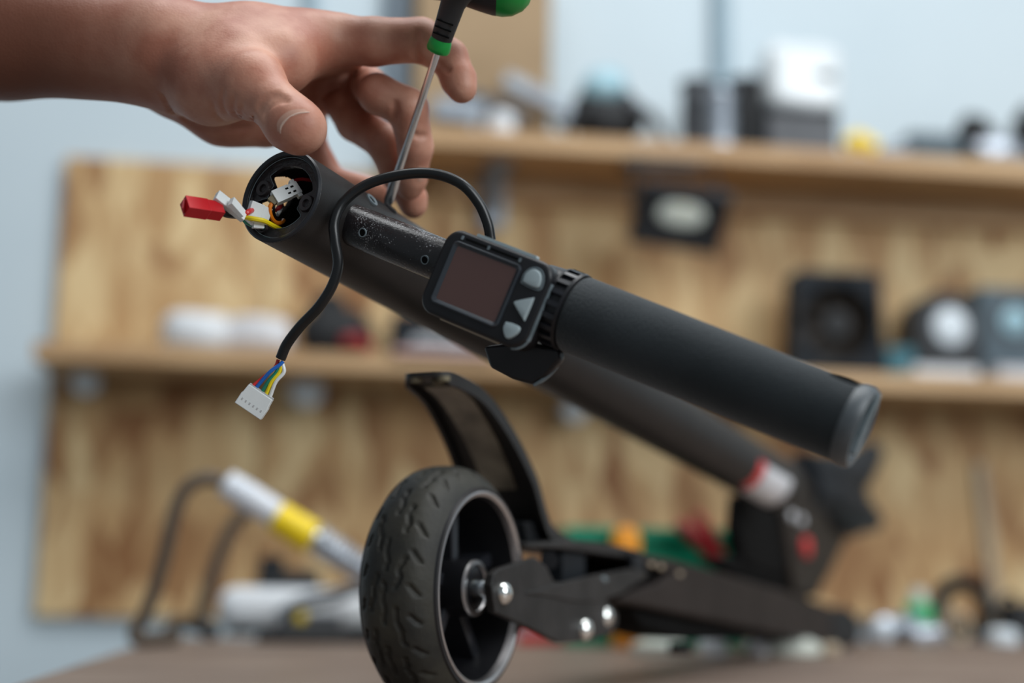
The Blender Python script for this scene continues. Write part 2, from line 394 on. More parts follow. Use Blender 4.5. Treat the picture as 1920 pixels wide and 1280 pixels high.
# handlebar
Q0 = at(630, 409, .571); Q1 = at(1615, 803, .478); BD = unit(Q1-Q0); BL = np.linalg.norm(Q1-Q0)
def bar_t(px):
    lo, hi = -.05, BL+.05
    for _ in range(50):
        m = (lo+hi)/2
        if proj(Q0+BD*m)[0] < px: lo = m
        else: hi = m
    return lo
bp_ = lambda px: Q0+BD*bar_t(px)
TC = -FW                                                                # towards the camera
BN = unit(TC - BD*(TC @ BD)); BU = np.cross(BN, BD)
if BU @ UP < 0: BU = -BU
RB = .0083
socket = MB().lathe(Q0+BD*(-.004), BD, [(0, .0118), (.0055, .0118), (.0065, .0112), (.0065, RB*.9)], 40, caps=False)
part(socket, 'bar_socket', 'plastic')
part(MB().lathe(Q0, BD, [(-.012, RB), (bar_t(1180), RB*1.04)], 48), 'handlebar', 'bar')
def on_bar(px, py, lift=0):
    c = bp_(px)
    # ray against the bar cylinder
    r = unit(ray(px, py)); best = None
    for s in np.linspace(.45, .62, 6001):
        p = C0+r*s; v = p-Q0; t = v @ BD
        if np.linalg.norm(v-BD*t) < RB*1.015:
            nn = unit(v-BD*t); return p+nn*lift, nn
    return c+BN*RB, BN
for px, py in ((680, 436), (797, 487)):
    p, nn = on_bar(px, py)
    hr = MB().lathe(p, nn, [(.0001, .0014), (.0004, .0014), (.0004, .0018), (-.0006, .0019)], 24, caps=False); ho = part(hr, 'bolt_hole_rim', 'edge')
    part(MB().lathe(p, nn, [(-.0004, .0015), (.00012, .0015)], 20), 'bolt_hole', 'deepblack', ho)
# screw heads on the stem next to the bar
def on_stem(px, py):
    r = unit(ray(px, py))
    for s in np.linspace(.5, 1.1, 12001):
        p = C0+r*s; v = p-SA; t = v @ SD
        if t > 0 and np.linalg.norm(v-SD*t) < RS*1.004: return p, unit(v-SD*t)
    v = C0+r*.6-SA; t = v @ SD; nn = unit(v-SD*t); return SA+SD*t+nn*RS, nn
for px, py in ((697, 375), (733, 391)):
    p, nn = on_stem(px, py)
    o = part(MB().lathe(p, nn, [(-.001, .0030), (.0005, .0030), (.0007, .0026), (.0004, .0018), (-.001, .0016)], 24, caps=False), 'screw_collar', 'edge' if px < 700 else 'plastic')
    part(MB().lathe(p, nn, [(-.001, .0017), (.0001, .0017)], 16), 'screw_hole', 'deepblack', o)

# clamp, slotted ring, grip
t0, t1, t2, t3 = bar_t(935), bar_t(1046), bar_t(1078), bar_t(1604)
RG = .0146
part(MB().lathe(Q0, BD, [(t0, RB), (t0, .0098), (bar_t(1000), .0102), (bar_t(1012), .0138), (t1-.002, .0142), (t1, .0142), (t1, RB)], 48, caps=False), 'display_clamp', 'plastic')
ring = MB().lathe(Q0, BD, [(t1, RB), (t1, .0150), (t1+.0012, .0153), (t1+.0012, .0138), (t2-.0012, .0138), (t2-.0012, .0153), (t2, .0150), (t2, RB)], 64, caps=False)
lr = part(ring, 'lock_ring', 'plastic')
nt = 20
for k in range(nt):
    a = 2*math.pi*k/nt; nn = BN*math.cos(a)+BU*math.sin(a); tt = np.cross(BD, nn)
    part(MB().box(Q0+BD*(t1+t2)/2+nn*.0143, ((t2-t1)/2-.0008, .0009, .0009), (BD, tt, nn)), 'ring_tooth', 'plastic_lit', lr, smooth=0)
gl = t3-t2
grip = part(MB().lathe(Q0+BD*t2, BD, [(0, RB), (.0002, RG*.955), (.0012, RG), (gl*.3, RG*.99), (gl*.7, RG*.97), (gl-.002, RG*.955), (gl, RG*.93), (gl, RB)], 72, caps=False), 'grip', 'foam')
ge = Q0+BD*t3
cap = MB().lathe(ge, BD, [(-.003, RG*.96), (-.001, RG*1.0), (.0015, RG*1.0), (.003, RG*.93), (.0028, RG*.80), (-.0005, RG*.74), (-.001, RG*.35), (-.0005, 0.0005)], 48, caps=False)
gc = part(cap, 'grip_end_cap', 'capgrey')
part(MB().lathe(ge, BD, [(-.0002, RG*.66), (.0004, RG*.60), (.0004, .0005)], 40, caps=False), 'end_recess', 'deepblack', gc)
part(MB().box(ge+BD*.002+BU*.002, (.0018, .0022, RG*.78), (BD, BN, BU)), 'end_rib', 'edge', gc, bevel=.0008)
# torn foam notch near the end
p, nn = Q0+BD*(t3-.008), unit(BN*.35+BU*.9)
part(MB().blob(p+nn*RG*.95, (.0060, .0016, .0012), (BD, np.cross(nn, BD), nn)), 'foam_tear', 'deepblack', grip)

# display unit: local frame a (along the bar), u (up), n (out)
DA = BD; DN = BN; DU = BU
DC = None
for dd in np.linspace(.545, .50, 400):
    DC = at(909, 539, dd)
    if (DC-Q0) @ BN > .0172: break
def dpt(x, y, z): return DC + DA*x*.001 + DU*y*.001 + DN*z*.001
def rrect(w, h, r, z, n=8, cx=0, cy=0):
    out = []
    for sx, sy, a0 in ((1, 1, 0), (-1, 1, 90), (-1, -1, 180), (1, -1, 270)):
        for k in range(n+1):
            a = math.radians(a0+90*k/n); out.append(dpt(cx+sx*(w/2-r)+r*math.cos(a), cy+sy*(h/2-r)+r*math.sin(a), z))
    return out
W_, H_ = 47, 33.4
body = MB().ringloft([rrect(W_-3, H_-3, 4, -12), rrect(W_, H_, 6.5, -10.5), rrect(W_, H_, 6.5, -4.4), rrect(W_-.8, H_-.8, 6.4, -4.1), rrect(W_-.8, H_-.8, 6.4, -3.7), rrect(W_, H_, 6.5, -3.4), rrect(W_, H_, 6.5, -1.4), rrect(W_-1.2, H_-1.2, 6, -.4), rrect(W_-3, H_-3, 5.4, 0)])
disp = part(body, 'display', 'plastic')
SWD, SHT, scx, scy = 25.6, 20.8, -3.9, .1
bez = MB().ringloft([rrect(SWD+4.4, SHT+4.2, 2.4, -.2, cx=scx, cy=scy), rrect(SWD+4.1, SHT+3.9, 2.2, .8, cx=scx, cy=scy), rrect(SWD+3.3, SHT+3.1, 1.8, 1.05, cx=scx, cy=scy), rrect(SWD+2.6, SHT+2.4, 1.5, .85, cx=scx, cy=scy), rrect(SWD, SHT, .8, -.05, cx=scx, cy=scy)], caps=False)
part(bez, 'screen_bezel', 'bezel', disp)
part(MB().ringloft([rrect(SWD+.4, SHT+.4, .8, -.3, cx=scx, cy=scy), rrect(SWD+.4, SHT+.4, .8, .12, cx=scx, cy=scy)]), 'screen', 'screen', disp, smooth=0)
def button(poly, c):
    poly = [(x*.9, y*.9) for x, y in poly]
    P = catmull([np.array([x, y, 0.]) for x, y in poly]+[np.array([*poly[0], 0.])], 5)[:-1]
    cx, cy = c
    r = lambda z, k: [dpt(cx+q_[0]*k, cy+q_[1]*k, z) for q_ in P]
    part(MB().ringloft([r(-.2, 1), r(.75, 1), r(1.15, .93), r(1.3, .8)]), 'button', 'button', disp)
    ho = MB().ringloft([r(.0, 1.28), r(.35, 1.26), r(.4, 1.14), r(.02, 1.08)], caps=False)
    return ho
bx = 16.8
part(button([(-3.6, -2.6), (0, -3.0), (3.6, -2.6), (3.8, .4), (2.4, 3.0), (0, 4.0), (-2.4, 3.0), (-3.8, .4)], (bx, 9.4)), 'button_surround', 'edge', disp)
button([(-4.0, .2), (-3.4, -.6), (2.6, -4.6), (3.4, -4.2), (3.4, 4.0), (2.6, 4.6), (-3.4, 1.0)], (bx+.3, -1.2))
button([(-3.4, 2.4), (0, 2.9), (3.4, 2.4), (3.3, -.4), (1.0, -3.3), (-1.0, -3.3), (-3.3, -.4)], (bx-.3, -10.8))
# pale strips painting the edge highlights, and raised nibs, round the case
part(MB().ringloft([rrect(26, 1.8, .7, -4.2, cx=1, cy=H_/2+.2), rrect(26, 1.8, .7, -1.2, cx=1, cy=H_/2+.2)]), 'top_strip', 'button', disp)
part(MB().ringloft([rrect(26, 1.2, .5, -2.6, cx=0, cy=-H_/2+.1), rrect(26, 1.2, .5, -1.6, cx=0, cy=-H_/2+.1)]), 'bottom_strip', 'tan', disp)
for x0, x1 in ((-15, -5.5), (-3.8, 8)):
    part(MB().ringloft([rrect(x1-x0, .9, .4, -.1, cx=(x0+x1)/2, cy=14.1), rrect(x1-x0, .9, .4, .12, cx=(x0+x1)/2, cy=14.1)]), 'case_slot', 'deepblack', disp)
for x in (-16.3, -4.7, 9.0):
    part(MB().ringloft([rrect(.8, 1.6, .35, -.1, cx=x, cy=14.1), rrect(.8, 1.6, .35, .5, cx=x, cy=14.1)]), 'case_nib', 'edge', disp)
part(MB().ringloft([rrect(1.0, H_-11, .4, -3.2, cx=W_/2-.2, cy=-1), rrect(1.0, H_-11, .4, -1.2, cx=W_/2-.2, cy=-1)]), 'side_strip', 'edge', disp)
part(MB().tube([dpt(W_/2+.1-5.6*(1-math.cos(a)), -H_/2+6.4-6.4*math.sin(a), -2) for a in np.linspace(0, 1.5, 8)], .0005, 8), 'corner_strip', 'edge', disp)
# mount between display and clamp, and upper right housing
part(MB().box(dpt(6, 2, -14), (.014, .0105, .004), (DA, DU, DN)), 'display_mount', 'plastic', disp, bevel=.002)
part(MB().ringloft([rrect(14, 9, 3, -14, cx=17.2, cy=10.6), rrect(14, 9, 3, -7.5, cx=17.2, cy=10.6), rrect(11, 6.5, 2.5, -5.4, cx=17, cy=10)]), 'button_housing', 'plastic_lit', disp)
# thumb throttle below the clamp
LP = [(905, 650), (918, 690), (960, 712), (1000, 722), (1022, 708), (1048, 678), (1046, 655), (985, 640)]
lv = MB()
lev_n = unit(BN*.9 - BU*.25); lc = at(975, 680, .530)
near = [pl(px, py, lc, lev_n) for px, py in LP]
lv.prism(near, -lev_n*.006)
lever = part(lv, 'throttle_lever', 'plastic', bevel=.0014)
part(MB().tube([at(1001, 722, .5275), at(1022, 709, .527), at(1043, 686, .528), at(1047, 664, .530)], [.0006, .0009, .0011, .0008], 8), 'lever_edge', 'edge', lever)

# display cable, its wires and plug
KP = [(526, 672, .552), (538, 645, .551), (563, 612, .549), (598, 575, .547), (623, 535, .546), (634, 495, .546), (628, 450, .546), (627, 415, .547), (645, 378, .549), (690, 345, .550), (755, 327, .549), (815, 326, .547), (865, 345, .545), (897, 380, .545), (914, 418, .545), (920, 450, .545)]
cable = part(MB().tube([at(*k) for k in KP], .00205, 14, 10), 'display_cable', 'cable')
PC = at(478, 752, .553)
pa = unit(at(505, 768, .553)-at(462, 739, .553))          # along the plug's width
pn = unit(TC - pa*(TC @ pa) + .0*UP); pu = np.cross(pn, pa)
if pu @ UP < 0: pu = -pu
def ppt(x, y, z): return PC+pa*x*.001+pu*y*.001+pn*z*.001
plug = MB()
prof2 = [(-5.6, 4.4), (5.6, 4.4), (5.9, 1.0), (6.2, .3), (6.2, -4.6), (-6.2, -4.6), (-6.2, .3), (-5.9, 1.0)]
plug.prism([ppt(x*.98, y, 1.9) for x, y in prof2], -pn*.0042)
pg = part(plug, 'wire_plug', 'conn', cable, bevel=.0003)
for k in range(6): part(MB().box(ppt(-4.4+k*1.75, -1.6, 1.95), (.00028, .00042, .0001), (pa, pu, pn)), 'plug_slot', 'connshade', cable, smooth=0)
part(MB().box(ppt(0, 4.3, -.2), (.0054, .0006, .0014), (pa, pu, pn)), 'plug_shoulder', 'connshade', cable, smooth=0)
for m, x, mid, mid2 in (('w_red', -4.0, (500, 702), (516, 688)), ('w_blue', -2.6, (505, 698), (524, 684)), ('w_green', .2, (503, 715), (517, 699)), ('w_yellow', 2.1, (509, 716), (524, 697)), ('w_white', 3.9, (517, 716), (532, 698))):
    st = {'w_red': (522, 674), 'w_blue': (531, 677), 'w_green': (527, 680), 'w_yellow': (528, 681), 'w_white': (530, 682)}[m]
    dz = {'w_red': .001, 'w_blue': -.0008}.get(m, .0)
    part(MB().tube([at(*st, .5522+dz), at(*mid2, .552+dz), at(*mid, .552+dz), ppt(x, 4.6, -.2)], .00075, 8, 8), 'wire', m, cable)

# loose connectors in the stem head
def plugbox(p, q, w, h, m, name, nrm=None, taper=1.0):
    p = np.asarray(p); q = np.asarray(q); a = unit(q-p); nn = TC if nrm is None else nrm
    nn = unit(nn-a*(nn @ a)); u_ = np.cross(nn, a); mb = MB()
    sec = lambda c, k: [c+u_*w*k*sx+nn*h*k*sy for sx, sy in ((-1, -1), (1, -1), (1, 1), (-1, 1))]
    mb.ringloft([sec(p, taper), sec(p+(q-p)*.12, 1), sec(p+(q-p)*.6, 1), sec(p+(q-p)*.62, .93), sec(q, .93)])
    return part(mb, name, m, smooth=0, bevel=.0003)
rc = plugbox(at(346, 386, .531), at(414, 396, .541), .0031, .0027, 'red', 'red_connector', nrm=unit(TC*.8+UP*.5))
part(MB().box(at(345.5, 387, .5307), (.0002, .0022, .0019), (unit(at(414, 396, .541)-at(346, 386, .531)), np.cross(unit(TC*.8+UP*.5), RT), unit(TC*.8+UP*.5))), 'connector_mouth', 'darkred', rc, smooth=0)
part(MB().tube([at(411, 396, .5405), at(425, 402, .543), at(445, 404, .549), at(470, 402, .556)], .0013, 8), 'connector_lead', 'cable', rc)
w1 = plugbox(at(405, 366, .540), at(458, 408, .546), .0023, .0013, 'conn', 'white_connector', nrm=unit(TC*.7+UP*.7-RT*.2))
plugbox(at(433, 377, .5385), at(455, 402, .5425), .0020, .0011, 'conn', 'white_connector', nrm=unit(TC*.7+UP*.7+RT*.3))
plugbox(at(466, 392, .551), at(504, 407, .556), .0036, .0013, 'conn', 'white_connector', nrm=unit(TC+UP*.1))
plugbox(at(474, 421, .549), at(494, 423, .551), .0013, .0013, 'conn', 'white_connector', nrm=unit(TC+UP*.1))
cc = plugbox(at(514, 372, .556), at(560, 352, .561), .0028, .0016, 'conn', 'white_connector', nrm=unit(TC+UP*.2))
ca = unit(at(560, 352, .561)-at(514, 372, .556)); cn = unit(unit(TC+UP*.2)-ca*(unit(TC+UP*.2) @ ca)); cu = np.cross(cn, ca)
cmid = (at(514, 372, .556)+at(560, 352, .561))/2
for sx, sy in ((.0005, .0011), (.0005, -.0011), (.0028, .0010), (.0028, -.0012)):
    part(MB().box(cmid+ca*sx+cu*sy+cn*.00165, (.0006, .00035, .00012), (ca, cu, cn)), 'contact_slot', 'deepblack', cc, smooth=0)
for s_ in (-1, 1): part(MB().box(cmid+ca*.0042+cu*.0031*s_, (.0009, .0008, .0012), (ca, cu, cn)), 'latch', 'conn', cc, smooth=0)
plugbox(at(508, 380, .5555), at(517, 371, .5565), .0018, .0013, 'rust', 'wire_sleeve')
part(MB().tube([at(511, 379, .5555), at(506, 390, .555), at(508, 405, .556), at(516, 416, .559), at(526, 418, .563), at(532, 413, .568)], .00085, 8), 'orange_wire', 'w_orange')
part(MB().tube([at(514, 379, .558), at(512, 392, .558), at(516, 408, .561), at(526, 414, .566)], .0008, 8), 'black_wire', 'cable')
part(MB().tube([at(460, 408, .547), at(475, 410, .546), at(495, 414, .548), at(512, 423, .553), at(526, 430, .562)], .0010, 8), 'yellow_wire', 'w_yellow')
part(MB().tube([at(456, 404, .547), at(466, 413, .547), at(473, 419, .549)], .0009, 8), 'white_wire', 'w_white')
part(MB().tube([at(455, 409, .5475), at(462, 417, .548), at(480, 424, .553), at(520, 431, .563)], .0008, 8), 'green_wire', 'w_green')
part(MB().tube([at(456, 403, .547), at(464, 398, .547), at(472, 394, .551)], .0011, 8), 'red_wire', 'w_red')
part(MB().tube([at(518, 394, .566), at(524, 388, .564), at(528, 384, .570)], .0010, 8), 'red_wire', 'w_red')
part(MB().tube([at(520, 403, .566), at(524, 396, .565), at(530, 388, .571)], .0008, 8), 'white_wire', 'w_white')
part(MB().tube([at(550, 340, .566), at(562, 336, .568), at(578, 337, .570), at(590, 341, .574)], .0007, 8), 'red_wire', 'w_red')

# rear wheel
wh = MB(); NU, NV = 320, 48
HWID = .0175
def tyre_r(t):
    s = min(abs(t)/HWID, 1); return .0545 - .0085*s**3.2 - .0012*s*s
rnd = random.Random(3)
dash = []
for k in range(24):
    dash.append((2*math.pi*k/24+rnd.uniform(-.03, .03), .0115, .05, .55)); dash.append((2*math.pi*(k+.5)/24, -.0115, .05, -.55))
for row, t_ in enumerate((-.0065, -.0005, .0060)):
    for k in range(14): dash.append((2*math.pi*(k+.33*row)/14+rnd.uniform(-.05, .05), t_+rnd.uniform(-.0008, .0008), rnd.uniform(.11, .17), rnd.uniform(-.25, .25)))
prof_t = list(np.linspace(-HWID, HWID, NV))
rings = []
for i in range(NU):
    a = 2*math.pi*i/NU; er = WD*math.cos(a)+Z*math.sin(a); row = []
    for t in prof_t:
        r = tyre_r(t)
        for (da, dt, dl_, sl) in dash:
            u_ = (a-da+math.pi) % (2*math.pi)-math.pi
            if abs(u_) < dl_ and abs(t-dt-sl*u_*.05-.0004*math.sin(u_*40)) < .0011: r -= .0011; break
        row.append(CW+NX*t+er*r)
    rings.append(row)
rings.append(rings[0])
wh.ringloft(rings, caps=False, closed=False)
part(wh, 'rear_tyre', 'rubber', smooth=60)
part(MB().lathe(CW, NX, [(HWID-.0002, tyre_r(HWID)), (HWID+.0012, .0445), (HWID+.0006, .0428), (HWID-.004, .0425)], 96, caps=False), 'tyre_sidewall', 'sidewall')
part(MB().lathe(CW, NX, [(-HWID, tyre_r(HWID)), (-HWID-.001, .0445), (-HWID+.002, .042)], 96, caps=False), 'tyre_sidewall', 'sidewall')
rim = part(MB().lathe(CW, NX, [(HWID-.001, .0430), (HWID+.0014, .0430), (HWID+.0016, .0422), (HWID+.0008, .0408), (HWID-.002, .0402)], 96, caps=False), 'wheel_rim', 'rimlip')
part(MB().lathe(CW, NX, [(HWID-.0015, .0404), (.002, .0385), (-.010, .037), (-.012, .012)], 80, caps=False), 'wheel_dish', 'plastic', rim)
for k in range(5):
    a = 2*math.pi*k/5+.35; er = WD*math.cos(a)+Z*math.sin(a); et = np.cross(NX, er)
    part(MB().box(CW+er*.024-NX*.002, (.0160, .0030, .007), (er, et, NX)), 'spoke', 'plastic_lit', rim, bevel=.001)
hub = part(MB().lathe(CW, NX, [(-.012, .0135), (.0125, .0128), (.0145, .0126), (.0150, .0120)], 48), 'wheel_hub', 'plastic')
part(MB().lathe(CW, NX, [(.0146, .0126), (.0158, .0122), (.0158, .0104), (.0138, .0096)], 48, caps=False), 'hub_ring', 'rimlip', hub)
part(MB().lathe(CW, NX, [(.0140, .0104), (.0146, .009), (.0150, .004)], 40), 'bearing', 'rust', hub)
part(MB().lathe(CW, NX, [(.0135, .0036), (.0255, .0036)], 24), 'axle', 'steel', hub)

# suspension arm, bracket, deck: plates parallel to the wheel
def plane_poly(pts, t): return [pl(px, py, CW+NX*t, NX) for px, py in pts]
def plate(pts, t, th, name, m, parent=None, bevel=.0006): return part(MB().prism(plane_poly(pts, t), -NX*th), name, m, parent, bevel=bevel)
arm_pts = [(921, 1098), (926, 1076), (937, 1066), (1005, 1045), (1026, 1062), (1040, 1092), (1100, 1088), (1135, 1118), (1150, 1150), (1147, 1184), (1108, 1201), (1050, 1205), (1015, 1187), (985, 1172), (928, 1148)]
arm = plate(arm_pts, .0275, .004, 'suspension_arm', 'armmetal')
lug = plate([(1118, 1130), (1140, 1130), (1157, 1148), (1158, 1168), (1145, 1190), (1118, 1196), (1100, 1180), (1102, 1145)], .0255, .006, 'pivot_lug', 'armmetal')
plate([(985, 1112), (1040, 1096), (1110, 1079), (1205, 1063), (1216, 1078), (1168, 1112), (1120, 1128), (1080, 1128), (1040, 1120)], .0285, .003, 'deck_bracket', 'armmetal')
# mirrored arm on the far side of the wheel
part(MB().prism([p-NX*.050 for p in plane_poly(arm_pts, .0275)], -NX*.004), 'suspension_arm', 'armmetal', bevel=.0006)
def dome(px, py, t, r, name, parent):
    c = pl(px, py, CW+NX*t, NX)
    return part(MB().lathe(c, NX, [(-.002, r), (.0003, r), (r*.35, r*.86), (r*.6, r*.55), (r*.7, r*.2), (r*.71, .00005)], 28), name, 'chrome', parent)
dome(945, 1112, .0277, .0052, 'bolt', arm); dome(1097, 1180, .0277, .0056, 'bolt', arm); dome(1136, 1156, .0262, .0056, 'bolt', lug)
plate([(984, 1019), (1075, 1012), (1150, 1020), (1200, 1032), (1212, 1048), (1160, 1044), (1060, 1030), (992, 1027)], .022, .048, 'top_plate', 'armmetal', bevel=.001)
plate([(1055, 1034), (1098, 1036), (1098, 1090), (1055, 1092)], .018, .012, 'shock_post', 'fork')
part(MB().cyl(pl(1030, 1050, CW+NX*.02, NX), pl(1030, 1050, CW-NX*.02, NX), .0045), 'pivot_pin', 'plastic')
plate([(1100, 1040), (1192, 1046), (1196, 1066), (1100, 1086)], -.004, .004, 'bracket_web', 'deepblack')
plate([(1186, 1036), (1206, 1042), (1210, 1066), (1196, 1076), (1188, 1062)], .0285, .003, 'bracket_tab', 'fork')
plate([(1128, 1083), (1135, 1080), (1142, 1086), (1136, 1092)], .029, .002, 'bracket_rivet', 'edge')
deck_side = [(1198, 1034), (1262, 1048), (1400, 1086), (1500, 1116), (1588, 1146), (1602, 1176), (1592, 1206), (1540, 1204), (1400, 1176), (1250, 1146), (1152, 1126), (1190, 1106), (1232, 1094), (1262, 1072), (1206, 1062)]
deck = plate(deck_side, .027, .054, 'deck', 'deck', bevel=.002)
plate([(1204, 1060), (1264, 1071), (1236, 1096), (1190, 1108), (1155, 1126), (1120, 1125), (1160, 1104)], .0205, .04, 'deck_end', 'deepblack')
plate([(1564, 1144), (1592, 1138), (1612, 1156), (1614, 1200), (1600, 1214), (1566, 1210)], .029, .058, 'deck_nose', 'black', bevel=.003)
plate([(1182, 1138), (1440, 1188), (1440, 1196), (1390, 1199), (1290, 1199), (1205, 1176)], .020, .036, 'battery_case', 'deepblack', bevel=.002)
plate([(1282, 1205), (1298, 1205), (1300, 1226), (1280, 1226)], .012, .010, 'deck_foot', 'black')
for px, py in ((1222, 1058), (1240, 1063), (1275, 1076)):
    part(MB().blob(pl(px, py, CW+NX*.0275, NX), (.0045, .0010, .0016), (WD, NX, Z), 12, 8), 'paint_chip', 'tan', deck)
# rear fender (tipped up): curved guard, hollow underside towards the wheel
near_px = [(868, 693), (886, 699), (930, 735), (975, 812), (1008, 895), (1026, 960), (1040, 992), (1072, 1010)]
Pn = catmull(plane_poly(near_px, .016), 5)
cen = CW
fen = MB(); wid = .041; th = .0022; fl = .006
rows = []
for i, p in enumerate(Pn):
    tg = unit(Pn[min(i+1, len(Pn)-1)]-Pn[max(i-1, 0)]); inn = np.cross(tg, NX); inn = unit(inn)
    if inn @ (CW-p) < 0 and i < len(Pn)*.8: inn = -inn
    if i >= len(Pn)*.8: inn = rows_in if inn @ rows_in > 0 and False else (inn if inn @ rows_in > 0 else -inn)
    rows_in = inn
    k = min(1, .35+i/6)
    w2 = wid*(.30+.70*min(1, i/20)**.55); off = (wid-w2)/2; f_ = fl*k
    a = p - NX*off; b = a - NX*w2
    rows.append([a, b, b+inn*f_, b+inn*f_+NX*th, b+inn*th+NX*th, a+inn*th-NX*th, a+inn*f_-NX*th, a+inn*f_])
fen.ringloft(rows)
fender = part(fen, 'rear_fender', 'satin', smooth=50)
lin = MB(); rr_ = []
for i in range(7, len(Pn)-14):
    p = Pn[i]; tg = unit(Pn[i+1]-Pn[i-1]); inn = unit(np.cross(tg, NX)); inn = inn if inn @ (CW-p) > 0 else -inn
    c = p-NX*wid/2+inn*(th+.0012); rr_.append([c+NX*.0085, c-NX*.0085, c-NX*.0085-inn*.0012, c+NX*.0085-inn*.0012])
lin.ringloft(rr_); part(lin, 'fender_liner', 'grime', fender, smooth=50)
for k_, off in ((2, -.008), (2, .006), (5, 0)):
    p = Pn[k_]; tg = unit(Pn[k_+1]-Pn[k_-1]); inn = unit(np.cross(tg, NX)); inn = inn if inn @ (CW-p) > 0 else -inn
    part(MB().lathe(p-NX*wid*.42+NX*off+inn*th, inn, [(0, .0028), (.002, .0028), (.0026, .002), (.0016, .0004)], 16), 'fender_rivet', 'rust', fender)
plate([(985, 978), (1030, 975), (1058, 1004), (1060, 1018), (990, 1018)], .010, .020, 'fender_mount', 'black', bevel=.001)

# front: stem foot, reflector, hinge, fork
tB = SL
part(MB().lathe(SB, SD, [(-.012, RS*1.0), (-.004, RS*1.02), (.006, RS*.95), (.010, RS*.6)], 40), 'stem_foot', 'satin')
def stem_patch(px0, px1, a0, a1, name, m):
    mb = MB(); rows = []
    t = lambda px: min(((proj(SA+SD*s)[0]-px)**2, s) for s in np.linspace(0, SL, 800))[1]
    for s in np.linspace(t(px0), t(px1), 6):
        rows.append([SA+SD*s+RS*1.02*(nb*math.cos(a)+ub*math.sin(a)) for a in np.linspace(a0, a1, 12)] + [SA+SD*s+RS*.98*(nb*math.cos(a)+ub*math.sin(a)) for a in np.linspace(a1, a0, 12)])
    mb.ringloft(rows); return part(mb, name, m)
nb = unit(TC-SD*(TC @ SD)); ub = np.cross(SD, nb); ub = ub if ub @ UP > 0 else -ub
stem_patch(1374, 1387, -.7, .5, 'reflector_red_band', 'redbtn'); stem_patch(1386, 1436, -1.0, .45, 'stem_reflector', 'reflector')
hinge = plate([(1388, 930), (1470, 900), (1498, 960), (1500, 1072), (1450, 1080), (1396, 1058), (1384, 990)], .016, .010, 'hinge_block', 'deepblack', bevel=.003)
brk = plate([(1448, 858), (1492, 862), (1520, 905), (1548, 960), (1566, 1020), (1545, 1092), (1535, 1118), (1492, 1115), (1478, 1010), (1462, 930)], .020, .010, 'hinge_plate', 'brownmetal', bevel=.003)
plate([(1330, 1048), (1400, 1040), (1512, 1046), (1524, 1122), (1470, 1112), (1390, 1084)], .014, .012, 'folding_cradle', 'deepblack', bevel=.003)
part(MB().tube([pl(1505, 915, CW+NX*.01, NX), pl(1555, 930, CW+NX*.018, NX), pl(1600, 955, CW+NX*.022, NX), pl(1632, 975, CW+NX*.024, NX)], [.018, .019, .018, .012], 20), 'folding_lever', 'fork')
part(MB().tube([pl(1508, 878, CW+NX*.01, NX), pl(1550, 890, CW+NX*.016, NX), pl(1600, 885, CW+NX*.022, NX), pl(1634, 850, CW+NX*.024, NX)], [.014, .018, .019, .012], 20), 'lever_hook', 'fork')
plate([(1492, 868), (1560, 880), (1622, 878), (1630, 930), (1640, 958), (1642, 992), (1604, 1008), (1548, 1010), (1505, 965)], .012, .012, 'fork_body', 'fork', bevel=.003)
plate([(1500, 960), (1600, 985), (1580, 1030), (1552, 1085), (1530, 1112), (1505, 1060)], .012, .024, 'lever_web', 'brownmetal', bevel=.003)
for px, py in ((1485, 967), (1503, 976)):
    c = pl(px, py, CW+NX*.0215, NX); part(MB().lathe(c, NX, [(-.001, .0040), (.001, .0040), (.002, .0025), (.0022, .0002)], 20), 'hinge_screw', 'reflector', brk)
c = pl(1510, 1026, CW+NX*.021, NX); part(MB().lathe(c, NX, [(-.002, .0085), (.003, .0085), (.004, .006), (.0042, .0003)], 28), 'release_button', 'redbtn', brk)

# ------------------------------------------------------------------ screwdriver
SH = dict(d0=.607, d1=.570)
tip = at(724, 391, .6035); shk = at(820, 97, .5745); sax = unit(shk-tip); slen = np.linalg.norm(shk-tip)
scd = thing('screwdriver', 'green and black T-handled screwdriver held with its steel blade against the stem tube', 'screwdriver', tip)
mb = MB(); side = unit(np.cross(sax, TC)); out = np.cross(side, sax)
rs_ = []
for t, a, b in ((0, .0011, .0004), (.004, .0022, .0006), (.012, .0022, .0011), (.018, .0016, .0015), (.03, .0015, .0015), (slen+.004, .0015, .0015)):
    rs_.append([tip+sax*t+side*a*math.cos(2*math.pi*j/12+.26)+out*b*math.sin(2*math.pi*j/12+.26) for j in range(12)])
mb.ringloft(rs_).build('shaft', 'shaft', scd)
def ell_lathe(o, ax, prof, k, e1, seg=36):
    ax = unit(ax); e1 = unit(e1-ax*(e1 @ ax)); e2 = np.cross(ax, e1)
    return MB().ringloft([[np.asarray(o)+ax*t+e1*r*math.cos(2*math.pi*j/seg)+e2*r*k*math.sin(2*math.pi*j/seg) for j in range(seg)] for t, r in prof])
ell_lathe(shk, sax, [(-.0006, .0032), (.0, .0044), (.0012, .0049), (.004, .0047), (.0055, .0043)], .8, side).build('ferrule', 'green', scd)
neck = ell_lathe(shk, sax, [(.0050, .0040), (.0056, .0043), (.012, .0046), (.020, .0050), (.0235, .0062), (.0265, .0078), (.029, .0085)], .85, side).build('handle_neck', 'grip_black', scd)
for k in range(3):
    c = shk+sax*(.0078+.0027*k); MB().ringloft([[c+sax*dt+side*.0036*x+out*(.0039+lift) for x, dt in ((-1, -.0003), (.9, -.0003), (.9, .0003), (-1, .0003))] for lift in (-.0006, .0001)]).build('grip_groove', 'deepblack', neck, 0)
hx = unit(at(1000, -35, .572)-at(800, -50, .572)); ho_ = at(858, -44, .572)
